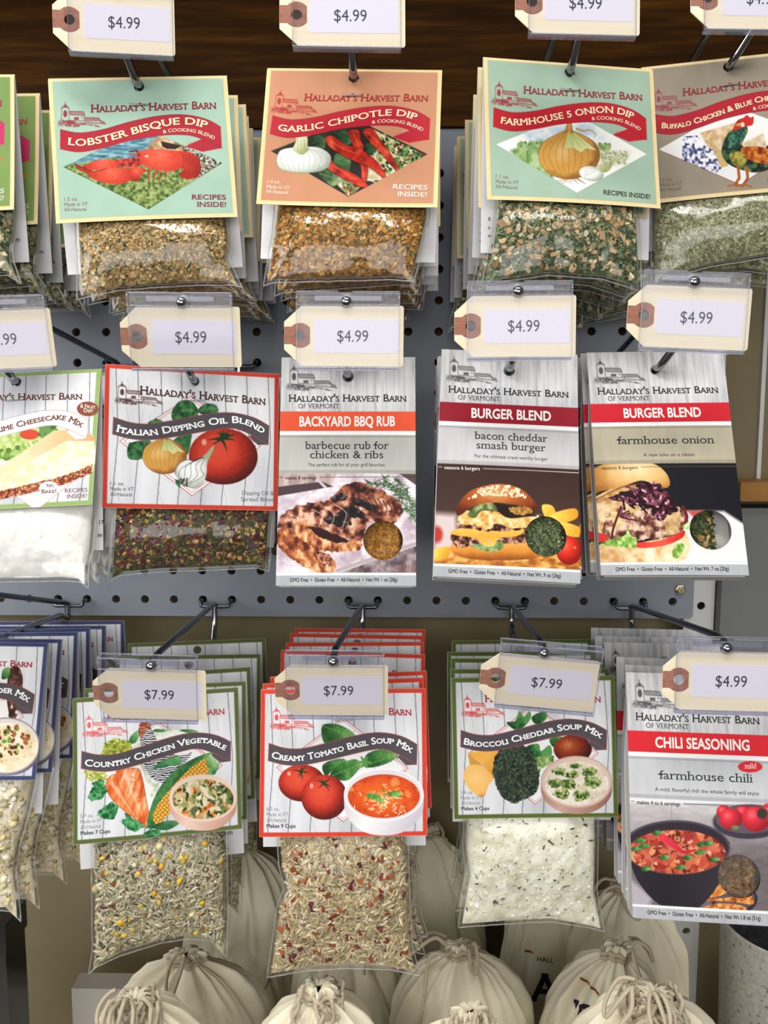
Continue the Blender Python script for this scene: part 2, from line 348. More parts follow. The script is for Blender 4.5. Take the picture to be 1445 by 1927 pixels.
    def dots(s, n, reg, size, cols, seed=1, el=1., ang=None, a=1, soft=0, rough=0):
        r = random.Random(seed); P = np.asarray(reg, float); x0, y0 = P.min(0); x1, y1 = P.max(0); k = 0; t = 0
        while k < n and t < n*20:
            t += 1; x, y = r.uniform(x0, x1), r.uniform(y0, y1)
            if len(P) > 2 and not inside(P, x, y): continue
            k += 1; z = r.uniform(*size)
            s.ell(x, y, z*el, z, r.choice(cols), r.uniform(0, 180) if ang is None else ang+r.uniform(-20, 20), soft, a, rough*z, k)
    def tint(s, pts, fn, sm=False, soft=0, a=1):   # fn(X,Y,img)->img inside the polygon
        P = spline(pts, True) if sm else np.asarray(pts, float)
        sl = s.box(P[:, 0].min(), P[:, 1].min(), P[:, 0].max(), P[:, 1].max(), soft+2)
        if sl is None: return
        d = s.sdf(P, sl); al = np.clip(.5-d/max(s.px, soft), 0, 1)*a
        if s.clip is not None: al = al*s.clip[sl]
        s.img[sl] = s.img[sl]*(1-al[..., None]) + np.clip(fn(s.X[sl], s.Y[sl], s.img[sl]), 0, 1)*al[..., None]
    def text(s, st, x0, x1, y, cap, col, y1=None, path=None, **k):
        # fitted between x0 and x1 on the baseline y..y1, or along a baseline path; stored and set as letter outlines later
        s.texts.append(dict(st=st, x0=x0, x1=x1, y0=y, y1=y if y1 is None else y1, cap=cap, col=col, path=path, F=s.F.copy(), **k))

def inside(P, x, y):
    r = False
    for (ax, ay), (bx, by) in zip(P, np.roll(P, -1, 0)):
        if (ay > y) != (by > y) and x < (bx-ax)*(y-ay)/(by-ay)+ax: r = not r
    return r

def radial(cx, cy, rx, ry, stops, n=0, ns=20, seed=1, ang=0):
    def f(X, Y):
        ca, sa = math.cos(math.radians(ang)), math.sin(math.radians(ang)); dx, dy = X-cx, Y-cy
        t = np.sqrt(((dx*ca+dy*sa)/rx)**2+((-dx*sa+dy*ca)/ry)**2)
        if n: t = t+(noise(X, Y, ns, seed)-.5)*n
        return ramp(t, stops)
    return f
def linear(p0, p1, stops, n=0, ns=20, seed=1, sy=1):
    def f(X, Y):
        dx, dy = p1[0]-p0[0], p1[1]-p0[1]; t = ((X-p0[0])*dx+(Y-p0[1])*dy)/(dx*dx+dy*dy)
        if n: t = t+(noise(X, Y*sy, ns, seed)-.5)*n
        return ramp(t, stops)
    return f
def noisy(stops, s, seed=1, octv=4, sy=1, gain=2.2):
    return lambda X, Y: ramp((noise(X, Y*sy, s, seed, octv)-.5)*gain+.5, stops)
Z1, Z2, Z3, Z4 = (0, 0, 2.89), (450, 0, 3.2111), (850, 0, 2.4286), (0, 540, 2.7264)
Z5, Z6, Z7 = (500, 520, 3.109), (780, 520, 2.9206), (1080, 500, 2.8329)
Y1, Y2, Y3, Y4, Y5 = (0, 1080, 2.2751), (120, 1100, 3.6125), (460, 1100, 3.7053), (820, 1100, 3.7053), (1080, 1100, 2.9205)
CORN = {
 'lobster': [(89, 147), (427, 139), (447, 409), (106, 419)], 'garlic': [(502, 126), (833, 129), (822, 394), (484, 386)],
 'onion5': [(909.7, 101.7), (1227, 132), (1243, 388), (916, 379)], 'buffalo': [(1206, 126), (1534, 88), (1560, 352), (1230, 380)],
 'green': [(-307, 140), (28, 137), (31, 402), (-304, 405)], 'cheese': [(-130, 716), (195.5, 687), (172.5, 955.5), (-152, 957)],
 'italian': [(197, 683.5), (527.5, 706), (521, 957.5), (191.5, 957.5)], 'chowder': [(-215, 1212), (94.5, 1205), (66, 1471), (-245, 1462)],
 'chicken': [(136.6, 1318.7), (449.4, 1291), (455, 1559.5), (136.6, 1587)], 'tomato': [(491.8, 1299.7), (801.4, 1294), (804, 1572), (486.5, 1573)],
 'broccoli': [(849, 1275), (1156, 1275), (1163, 1534.6), (853.7, 1541)], 'bbq': [(529, 673), (782, 672), (783, 1103), (519, 1102)],
 'bacon': [(831, 657), (1086, 668), (1092, 1098), (815, 1085)], 'fonion': [(1103, 663), (1361, 660), (1409, 1082), (1131, 1083)],
 'chili': [(1180, 1266), (1441, 1272), (1471, 1742), (1187, 1727)]}
SIZE = {k: (108, 93) for k in CORN}
SIZE.update(cheese=(108, 90), italian=(108, 90), bbq=(86, 147), bacon=(86, 147), fonion=(86, 147), chili=(86, 147))

def barn(c, x, y, k, col, light=None):
    # the barn, silo and hill mark; x,y = silo's foot at the left, k = unit
    q = lambda *p: [(x+a*k, y+b*k) for a, b in p]; w = max(.07*k, c.px*.9)
    hill = q((-.45, .15), (0, -.05), (.6, .02), (1.5, .08), (2.6, .3), (4.3, .55), (5.3, .95), (4.2, .8), (2.8, .75), (2, 1.), (.6, .8), (-.4, .85))
    c.poly(hill, lambda X, Y: np.broadcast_to(rgb(col), X.shape+(3,)), a=.28, sm=True, soft=.25*k)
    c.dots(90, hill, (.04*k, .075*k), [col], 3, 1.8, 10, .75)
    c.poly(q((.3, .2), (.9, .05), (1.6, .25), (2.4, .9), (1.7, .55)), col, sm=True, a=.75)
    if light: c.poly(q((0, 0), (0, -1.6), (.5, -2.05), (1, -1.6), (1, -.9), (3, -.9), (3.1, -.2), (5.2, -.15), (5.3, .6), (3, .3), (1, .1)), light, a=.75)
    c.line(q((0, 0), (0, -1.65), (.5, -2.15), (1, -1.65), (1, 0)), w, col); c.line(q((0, -1.6), (.5, -1.72), (1, -1.6)), w, col)
    c.poly(q((.25, -1.75), (.5, -2.1), (.75, -1.75)), col); c.line(q((.5, -2.2), (.5, -2.45)), w, col)
    c.ell(x+.5*k, y-.85*k, .27*k, .48*k, col, a=.9)
    c.poly(q((1.05, -1.2), (2.95, -1.15), (3.15, -.62), (1.2, -.7)), col, a=.45); c.line(q((1.05, -1.2), (2.95, -1.15), (3.15, -.62), (1.2, -.7), (1.05, -1.2)), w, col)
    c.line(q((3.05, -.65), (3.05, .12), (1.05, .02)), w, col); c.rect(x+1.7*k, y-.4*k, x+2.35*k, y-.02*k, col, a=.85); c.rect(x+2.7*k, y-.45*k, x+2.82*k, y-.25*k, col)
    c.poly(q((3.1, -.35), (5., -.3), (5.3, .08), (3.15, .05)), col, a=.5); c.line(q((3.1, -.35), (5., -.3), (5.3, .08), (3.15, .05)), w, col)
    c.line(q((5.2, .1), (5.2, .5), (3.1, .25)), w, col)
    for i in range(5): c.rect(x+(3.35+i*.36)*k, y+(.12+i*.05)*k, x+(3.45+i*.36)*k, y+(.28+i*.05)*k, col)
    c.poly(q((5.25, .1), (5.7, .12), (6.1, .65), (5.3, .55)), col, a=.6)

def planks(c, xs, y0, y1, base=('b9babd', 'dcdcde', 'f0f0f0'), line='3a3a3e', lw=2.2, seed=4):
    x0, x1 = xs[0], xs[-1]
    c.tint([(x0, y0), (x1, y0), (x1, y1), (x0, y1)], lambda X, Y, I: ramp(.5+1.5*(noise(X, Y*.09, 16, seed, 4)-.5)+.8*(noise(X, Y, 220, seed+1, 2)-.5), [(0, base[0]), (.45, base[1]), (1, base[2])]))
    for x in xs[1:-1]: c.line([(x, y0), (x+2, (y0+y1)/2), (x-1, y1)], lw, line, a=.85)
    r = random.Random(seed)
    for i in range(46):
        x = r.uniform(x0, x1); y = r.uniform(y0, y1); L = r.uniform(.05, .2)*(y1-y0)
        c.line([(x, y), (x+r.uniform(-3, 3), min(y+L, y1))], lw*.5, '77787c', a=r.uniform(.15, .5))

def dip(c, field, edge, brandcol, wcol, small, weight, ribbon=('b22a38', '8e1e2a'), one_line=False, art=None, name='', bx=None, barncol=None, sub=True):
    W, H = c.W, c.H
    c.rect(0, 0, W, H, edge); c.tint([(0, 0), (W, 0), (W, H), (0, H)], lambda X, Y, I: I*(.985+.03*noise(X, Y, 6, 2))[..., None])
    c.tint([(2.6, 2.6), (W-2.6, 2.6), (W-2.6, H-2.6), (2.6, H-2.6)], lambda X, Y, I: np.broadcast_to(rgb(field), I.shape)*(.97+.06*noise(X, Y, 12, 5, 3))[..., None])
    c.line([(2.6, 2.6), (W-2.6, 2.6), (W-2.6, H-2.6), (2.6, H-2.6), (2.6, 2.6)], .25, '8a6a4a', a=.35)
    if art: art(c)
    c.frame(Z1, CORN['lobster'])
    barn(c, 332, 655, 40, barncol or brandcol)
    top = [(325, 705), (430, 724), (560, 705), (700, 665), (860, 632), (1000, 625), (1120, 648), (1200, 690)]
    bot = [(1207, 806), (1060, 745), (960, 735), (850, 742), (700, 768), (560, 806), (430, 828), (325, 810)]
    c.poly([(1207, 806), (1100, 828), (1010, 800), (1020, 785), (1090, 758), (1120, 752)], ribbon[0], sm=False)
    c.line([(1015, 792), (1095, 755), (1207, 804)], 3, 'e6c9b8', a=.8)
    c.poly(list(spline(top))+list(spline(bot)), linear((325, 700), (1207, 760), [(0, ribbon[0]), (.35, ribbon[0]), (.5, ribbon[0]), (1, ribbon[0])], .2, 90))
    c.line(bot, 2.5, ribbon[1], sm=True); c.line(top, 2.5, ribbon[1], sm=True)
    P = [(365, 788), (450, 795), (560, 778), (700, 740), (860, 697), (940, 682), (1000, 678), (1060, 683), (1122, 700)]
    if name:
        c.text(name, bx[0], bx[1], 0, bx[2], 'f6e6c0', path=P, bold=1.6, sc=bx[3], serif=.5)
        if sub: c.text('& COOKING BLEND', 0, 1, 0, 19, 'f3e3c4', path=[(884, 729), (960, 719), (1050, 723), (1110, 739), (1164, 762)], bold=1)
    c.text("HALLADAY'S HARVEST BARN", 490, 1176, 614, 42, brandcol, y1=590, sc=.78, bold=1., serif=.6)
    c.line([(697, 566), (800, 568)], 3.5, '77716a'); c.line([(697, 569), (800, 571)], 2, 'efe6d8', a=.6)
    for i, t in enumerate((weight, 'Made in VT', 'All-Natural')): c.text(t, 350, 350+(72, 127, 119)[i], (1090, 1119, 1146)[i], 19, wcol)
    if one_line: c.text('RECIPES INSIDE!', 955, 1228, 1136, 25, small, bold=.8, serif=.4)
    else: c.text('RECIPES', 1040, 1228, 1088, 26, small, bold=.8, serif=.4); c.text('INSIDE!', 1070, 1228, 1128, 26, small, bold=.8, serif=.4)

DIA = [(345, 908), (780, 700), (1207, 888), (805, 1142)]
def diamond(c, bg):
    c.frame(Z1, CORN['lobster']); c.poly(DIA, bg); m = c.mask(DIA)
    return m

def leaf(c, pts, cols=('1f4a22', '3f7d38', '7fae5e'), seed=1, vein=True):
    P = np.array(pts, float); a, b = P[0], P[len(P)//2]; n = max(np.hypot(*(b-a)), 1)
    c.poly(pts, linear(a, b, [(0, cols[0]), (.5, cols[1]), (1, cols[2])], .9, n*.22, seed), sm=True)
    if vein:
        c.line([a, (a+b)/2, b], max(n*.02, c.px), cols[2], a=.8)
        d = (b-a)/n; nn = np.array([-d[1], d[0]])
        for t in np.linspace(.15, .8, 6):
            for s in (-1, 1): c.line([a+(b-a)*t, a+(b-a)*(t+.13)+nn*s*n*.16], max(n*.012, c.px*.7), cols[0], a=.6)
    c.line(list(spline(pts, True)), max(n*.012, c.px*.6), cols[0], a=.6)

def tomato(c, cx, cy, rx, ry, seed=1, star=True):
    c.ell(cx, cy, rx, ry, radial(cx-.15*rx, cy-.2*ry, rx*1.1, ry*1.15, [(0, 'e2563a'), (.45, 'd8432f'), (.72, 'a82a1c'), (.92, '6e1c16'), (1.1, '4a1512')], .12, rx*.1, seed))
    c.ell(cx-.55*rx, cy-.5*ry, .07*rx, .11*ry, 'f3b8a0', soft=rx*.05, a=.9)
    if star:
        for k in range(6):
            a = math.radians(k*60+15*((k*7+seed) % 3)); L = rx*(.34+.1*(k % 2))
            c.line([(cx-.05*rx, cy-.62*ry), (cx+L*.5*math.cos(a), cy-.62*ry+L*.4*math.sin(a)), (cx+L*math.cos(a), cy-.58*ry+L*.75*math.sin(a))], rx*.1, '243a20', sm=True, taper=True)

def onion(c, cx, cy, rx, ry, tip=True, seed=2, cols=('94622a', 'cf9a48', 'e8c07a')):
    body = [(cx-rx, cy+.05*ry), (cx-.85*rx, cy-.5*ry), (cx-.4*rx, cy-.85*ry), (cx, cy-1.02*ry), (cx+.4*rx, cy-.85*ry), (cx+.85*rx, cy-.5*ry), (cx+rx, cy+.05*ry), (cx+.8*rx, cy+.6*ry), (cx+.3*rx, cy+.95*ry), (cx-.3*rx, cy+.97*ry), (cx-.8*rx, cy+.62*ry)]
    c.poly(body, radial(cx-.2*rx, cy-.15*ry, rx*1.05, ry*1.05, [(0, cols[2]), (.5, cols[1]), (.85, cols[1]), (1.05, cols[0])], .25, rx*.2, seed), sm=True)
    for t in np.linspace(-.85, .85, 9): c.line([(cx+.12*t*rx, cy-.98*ry), (cx+t*rx*.85, cy-.4*ry), (cx+t*rx, cy+.1*ry), (cx+t*rx*.75, cy+.6*ry), (cx+.2*t*rx, cy+.95*ry)], rx*.018, cols[0], sm=True, a=.65)
    if tip:
        c.poly([(cx-.02*rx, cy-1.0*ry), (cx+.2*rx, cy-.9*ry), (cx+.9*rx, cy-.2*ry), (cx+.55*rx, cy-.28*ry), (cx+.4*rx, cy-.1*ry), (cx+.15*rx, cy-.3*ry), (cx-.15*rx, cy-.25*ry)], linear((cx, cy-ry), (cx+.5*rx, cy-.2*ry), [(0, 'b8c070'), (1, 'dfe2a4')], .3, rx*.15), sm=False)
        for t in (.1, .3, .5): c.line([(cx+.05*rx, cy-.95*ry), (cx+t*rx*1.3, cy-.3*ry)], rx*.015, '8a8a3a', a=.7)
        c.poly([(cx-.14*rx, cy-.9*ry), (cx-.06*rx, cy-1.3*ry), (cx+.1*rx, cy-1.32*ry), (cx+.14*rx, cy-.88*ry)], linear((cx-.1*rx, 0), (cx+.14*rx, 0), [(0, 'a06a24'), (.5, 'd9a452'), (1, '8e5a1c')]))
    c.line(list(spline(body, True)), rx*.016, '6a4a1a', a=.7)

def bowl(c, cx, cy, rx, ry, depth, outer, inner, soup, bits=None, rim=.9):
    L = [(cx-rx, cy), (cx-.96*rx, cy+.45*depth), (cx-.7*rx, cy+.8*depth), (cx-.3*rx, cy+depth), (cx+.3*rx, cy+depth), (cx+.7*rx, cy+.8*depth), (cx+.96*rx, cy+.45*depth), (cx+rx, cy)]
    c.poly(list(spline(L)), linear((cx-rx, cy), (cx+rx, cy+depth), [(0, outer[0]), (.35, outer[1]), (.8, outer[0]), (1, outer[2])], .1, rx*.4))
    c.ell(cx, cy, rx, ry, outer[1]); c.ell(cx, cy, rx*.965, ry*.95, inner)
    c.ell(cx, cy+.05*ry, rx*rim, ry*rim*.93, soup); old = c.clip
    c.clip = c.mask([(cx+rx*rim*math.cos(a), cy+.05*ry+ry*rim*.93*math.sin(a)) for a in np.linspace(0, 6.28, 50)])
    if bits: bits()
    c.clip = old

# ------- the dips
def art_lobster(c):
    m = diamond(c, '6f8a4e'); c.clip = m
    c.tint([(330, 700), (1220, 700), (1220, 915), (330, 915)], lambda X, Y, I: ramp(noise(X*.35, Y*1.6, 14, 3, 3)*1.6-.3, [(0, '2f5f74'), (.5, '5f93a4'), (1, 'a8c4c8')]))
    c.poly([(330, 905), (600, 860), (800, 880), (1220, 870), (1220, 1160), (330, 1160)], noisy([(0, '3a5226'), (.5, '76904a'), (1, 'b0b878')], 13, 5, 4), soft=8)
    c.poly([(790, 810), (840, 755), (900, 735), (970, 755), (1010, 830), (960, 900)], noisy([(0, '8a6848'), (.6, 'c9a67c'), (1, 'dcc39c')], 30, 2))
    c.poly([(870, 770), (985, 795), (950, 815), (905, 812), (880, 800)], '2e2420')
    c.poly([(985, 780), (1207, 888), (1090, 970), (1010, 900)], '3c3a30'); c.dots(260, [(985, 785), (1207, 888), (1090, 965)], (2.5, 5.5), ['d8d2c0', 'a49a84', '6a6252', 'efe9da'], 4)
    R = lambda x, y, r: radial(x, y, r, r*.8, [(0, 'ea6a50'), (.4, 'd44430'), (.8, 'b42e22'), (1.2, '741a18')], .25, 18, 2)
    for x, y in ((820, 985), (850, 990), (880, 980), (915, 975)): c.line([(x+10, y-75), (x-12, y-35), (x-18, y+20)], 11, 'c83c30', sm=True, taper=True)
    c.poly([(975, 960), (1010, 915), (1060, 940), (1075, 965), (1020, 978)], 'a8281f', sm=True)
    c.poly([(735, 850), (760, 822), (860, 815), (960, 822), (1030, 830), (1080, 870), (1092, 930), (1065, 968), (1035, 945), (985, 920), (930, 935), (850, 925), (770, 900)], R(860, 850, 250), sm=True)
    for i in range(6): c.line([(985+i*18, 828+i*8), (1000+i*17, 880+i*9), (985+i*14, 925+i*8)], 4, '8a1f1c', sm=True, a=.8)
    c.line([(700, 828), (740, 822), (755, 850)], 9, '5a2a22'); c.line([(705, 845), (750, 835)], 5, 'd84a36')
    c.poly([(630, 872), (740, 866), (770, 890), (740, 910), (640, 905)], 'b8342a', sm=True); c.dots(14, [(640, 870), (760, 870), (760, 905), (640, 905)], (5, 11), ['7c1f1c', 'd8523e', '3e1614'], 5)
    c.poly([(400, 888), (445, 905), (500, 880), (560, 868), (620, 874), (640, 900), (600, 925), (520, 925), (450, 935), (420, 915)], R(560, 885, 160), sm=True)
    c.poly([(452, 905), (500, 932), (580, 915), (660, 915), (715, 935), (705, 985), (640, 1003), (560, 995), (490, 965), (460, 930)], R(600, 940, 170), sm=True)
    c.poly([(695, 925), (740, 912), (800, 930), (770, 948), (750, 985), (715, 985)], R(740, 930, 70), sm=True)
    c.ell(795, 853, 9, 6, 'f8d8cc', soft=4); c.line([(455, 908), (500, 935), (580, 918)], 3, '5a1614', sm=True)
    c.line([(405, 890), (450, 915), (470, 940)], 3, '5a1614'); c.clip = None
    c.line(DIA[2:]+DIA[:1], 2, '4a5a40', a=.7)

def pepper(c, P, w, seed=1):
    c.line(P, w, lambda X, Y: ramp(noise(X, Y, w*.8, seed, 3)*1.7-.3, [(0, '6e120c'), (.5, 'c22a16'), (1, 'ec5a34')]), sm=True, taper=True)
def art_garlic(c):
    m = diamond(c, '2a2620'); c.frame(Z2, CORN['garlic']); c.clip = m
    c.poly([(800, 780), (1140, 955), (1010, 1080), (760, 1100)], noisy([(0, 'b8a880'), (.6, 'ddd0a8'), (1, 'efe6c8')], 30, 2))
    for i in range(4):
        x = 850+i*75; c.dots(60, [(x-20, 800+i*40), (x+45, 810+i*45), (x+75, 1040-i*25), (x+10, 1060-i*20)], (5, 12), ['2f5a26', '5a8a40', '86a860', '1c3818', '7a2a20'], 5+i)
    c.poly([(430, 830), (520, 800), (560, 900), (480, 960), (440, 900)], '26301f'); leaf(c, [(580, 1110), (570, 960), (610, 920), (670, 940), (660, 1040)], ('16301a', '2f5a30', '6f9a60'), 3)
    leaf(c, [(440, 870), (470, 820), (520, 850), (500, 930), (450, 920)], ('142a18', '2e5230', '587a50'), 4); leaf(c, [(570, 800), (640, 790), (680, 860), (620, 880)], ('142a18', '2e5230', '587a50'), 6)
    leaf(c, [(750, 930), (770, 870), (830, 880), (810, 940)], ('142a18', '2e5230', '587a50'), 9)
    c.poly([(540, 1070), (620, 1050), (740, 1130), (660, 1190)], noisy([(0, '8a9058'), (.5, 'c8c49a'), (1, 'e2dcc0')], 22, 6)); leaf(c, [(480, 1050), (540, 1030), (600, 1090), (560, 1130)], ('1c3a20', '486a3c', '90a878'), 8)
    c.dots(40, [(620, 1110), (720, 1110), (690, 1180), (640, 1180)], (5, 11), ['3a6030', '6a8a50', '8a3020'], 8)
    c.line([(780, 1090), (850, 1120)], 6, 'f0ece0'); c.line([(815, 930), (850, 1090)], 6, 'f0ece0')
    for k, P in enumerate(([(655, 800), (718, 790), (732, 850), (750, 890), (735, 960), (700, 930), (680, 860)], [(700, 950), (770, 1005), (766, 1080), (756, 1125), (738, 1090), (734, 1020)], [(745, 795), (800, 780), (845, 840), (892, 900), (932, 970), (968, 1042), (915, 1003), (858, 932), (795, 870)],
        [(540, 960), (590, 1008), (660, 1038), (740, 1088), (775, 1128), (740, 1136), (660, 1098), (590, 1062), (528, 1012)], [(518, 838), (562, 826), (640, 878), (725, 902), (805, 958), (852, 1008), (888, 1082), (845, 1062), (785, 1014), (695, 978), (615, 938), (542, 888)])):
        A = np.array(P, float); c.poly([(x+5, y+9) for x, y in P], '1a0f0c', sm=True, a=.55, soft=10); c.poly(P, lambda X, Y: ramp(noise(X, Y, 46, k, 3)*1.7-.3, [(0, '7a160e'), (.5, 'c42c18'), (1, 'e8583a')]), sm=True); c.line(list(spline(P, True)), 3, '6a120c', a=.5)
        c.line([A[0]*.5+A[1]*.5+(4, 18), A[2]*.6+A[-2]*.4, A[3]*.6+A[-3]*.4], 7, 'f09070', sm=True, a=.5, soft=8)
    c.clip = None
    for i in range(14): c.line([(385+(i-7)*4, 1040), (385+(i-7)*8, 1060+(i % 4)*10), (385+(i-7)*9+(-1)**i*8, 1085)], 2.5, 'c0a060', sm=True, a=.8)
    B = [(228, 975), (250, 915), (330, 895), (400, 890), (480, 895), (540, 930), (553, 970), (530, 1020), (450, 1046), (330, 1046), (250, 1025)]
    c.poly(B, radial(360, 940, 200, 110, [(0, 'ffffff'), (.5, 'f2f4ee'), (.85, 'd0d8cc'), (1.05, 'a0aa9c')], .1, 30), sm=True)
    for t in np.linspace(-.9, .9, 9): c.line([(385+t*30, 900), (390+t*120, 930), (390+t*155, 970), (390+t*110, 1042)], 2, '9aa690', sm=True, a=.8)
    c.line(list(spline(B, True)), 2.2, '6f7a68', a=.8)
    c.poly([(325, 905), (345, 850), (340, 832), (375, 824), (410, 835), (412, 880), (420, 910), (380, 940), (350, 930)], linear((330, 830), (410, 930), [(0, 'f4f6e4'), (.5, 'd8dcae'), (1, 'a8b070')], .4, 18), sm=True)
    for x in (350, 370, 390): c.line([(x, 845), (x+5, 890), (x, 930)], 2, '7a8450', sm=True, a=.8)

def art_onion5(c):
    m = diamond(c, 'f4f4ee'); c.frame(Z3, CORN['onion5']); c.clip = m
    c.poly([(330, 600), (640, 560), (720, 640), (380, 680)], noisy([(0, 'b8cede'), (1, 'eef2f4')], 40), soft=25)
    c.poly([(270, 690), (420, 640), (480, 720), (470, 830), (350, 770)], noisy([(0, '4e7a3a'), (.5, '86a862'), (1, 'b4c894')], 16, 3, sy=.4), soft=18)
    c.dots(40, [(300, 655), (400, 650), (400, 680), (310, 690)], (5, 11), ['5f8a4a', '88a868', 'a8bf88'], 3); c.dots(30, [(680, 655), (735, 660), (730, 685), (680, 685)], (5, 10), ['7f9a54', 'a4b878'], 6)
    c.poly([(660, 690), (820, 690), (800, 745), (700, 760)], noisy([(0, 'b4b88c'), (1, 'e4e2cc')], 12, 3), soft=20)
    for i in range(4): c.dots(16, [(665+i*36, 690), (685+i*38, 690), (730+i*28, 745), (710+i*28, 750)], (2, 4), ['8a9a60'], 11+i)
    c.clip = None
    for i in range(12): c.line([(560+(i-6)*3, 815), (560+(i-6)*12, 832+(i % 3)*6)], 2.2, '8a5a24')
    onion(c, 543, 710, 140, 112); c.line([(580, 590), (610, 600), (640, 595), (665, 615), (655, 630)], 11, 'b99a62', sm=True, taper=True)
    c.ell(645, 796, 56, 34, radial(635, 785, 60, 40, [(0, 'ffffff'), (.7, 'ecefe8'), (1.1, 'a8b0a4')]), 8)
    for t in (-.6, -.2, .2, .6): c.line([(690, 770), (650+t*30, 775+t*12), (615, 796+t*20)], 1.6, '96a08e', sm=True)
    c.poly([(668, 765), (705, 740), (738, 745), (728, 775), (700, 790)], linear((670, 745), (735, 785), [(0, 'd6dab0'), (1, '8a9660')], .5, 10), sm=True)
    c.frame(Z1, CORN['lobster']); c.line(DIA[2:]+DIA[:1], 1.6, '6a7a60', a=.7)

def art_buffalo(c):
    m = diamond(c, 'f6f4f2'); c.frame(Z3, CORN['buffalo']); c.clip = m
    c.poly([(1130, 610), (1300, 560), (1330, 690), (1200, 720)], noisy([(0, 'c09868'), (.6, 'e0c49a'), (1, 'eedcc0')], 26, 3))
    c.poly([(1320, 660), (1420, 610), (1445, 700), (1340, 720)], noisy([(0, 'd0b890'), (1, 'f0e4cc')], 20, 5)); c.poly([(1200, 700), (1270, 690), (1260, 760), (1215, 770)], 'd8b87a')
    c.poly([(1055, 625), (1120, 620), (1200, 700), (1230, 770), (1190, 815), (1050, 775)], noisy([(0, '3a4272'), (.3, 'b8bcd4'), (.55, 'eeeef4'), (1, 'ffffff')], 12, 6, 4, gain=2.6))
    c.clip = None
    c.poly([(1420, 700), (1500, 600), (1560, 560), (1590, 640), (1540, 760), (1440, 760)], noisy([(0, '101c18'), (.5, '24443a'), (1, '47705c')], 24, 4, sy=.5), sm=True)
    c.poly([(1230, 690), (1260, 610), (1330, 570), (1350, 600), (1325, 670), (1400, 680), (1470, 700), (1450, 770), (1380, 790), (1300, 770), (1250, 740)], noisy([(0, '14241e'), (.4, '2a4a38'), (.7, '4c6a48'), (1, '8a9a50')], 20, 5), sm=True)
    c.poly([(1320, 680), (1400, 672), (1470, 700), (1440, 750), (1350, 730)], noisy([(0, '7a2c14'), (.5, 'c05a22'), (1, 'd8963c')], 14, 7), sm=True); c.poly([(1265, 710), (1320, 695), (1345, 740), (1300, 765)], noisy([(0, '6a6428'), (1, 'c0b050')], 12, 8), sm=True)
    c.poly([(1258, 640), (1290, 590), (1330, 575), (1335, 620), (1300, 660), (1262, 680)], noisy([(0, '16302a'), (.5, '2f6050'), (1, '5a9070')], 12, 9), sm=True)
    c.poly([(1282, 598), (1300, 555), (1330, 540), (1345, 528), (1362, 540), (1376, 535), (1372, 572), (1340, 580), (1310, 590)], 'cc2a20', sm=True); c.ell(1326, 572, 9, 11, 'e8d8c0'); c.poly([(1290, 575), (1315, 560), (1315, 580)], 'c8a050'); c.ell(1308, 560, 4, 4, '1a1210')
    for x in (1306, 1345): c.line([(x, 765), (x+5, 815), (x-14, 845)], 13, 'b0622e'); c.line([(x-14, 843), (x-48, 852)], 7, 'b0622e'); c.line([(x-14, 843), (x+22, 855)], 7, 'b0622e')
    c.frame(Z1, CORN['lobster']); c.line(DIA[2:]+DIA[:1], 2.4, '8a2030', a=.9)

def art_green(c):
    m = diamond(c, 'e8a83a'); c.clip = m; c.poly([(345, 908), (780, 700), (1207, 888), (805, 1142)], noisy([(0, 'b8702a'), (.5, 'e0a040'), (1, 'f4d080')], 60, 4)); c.clip = None

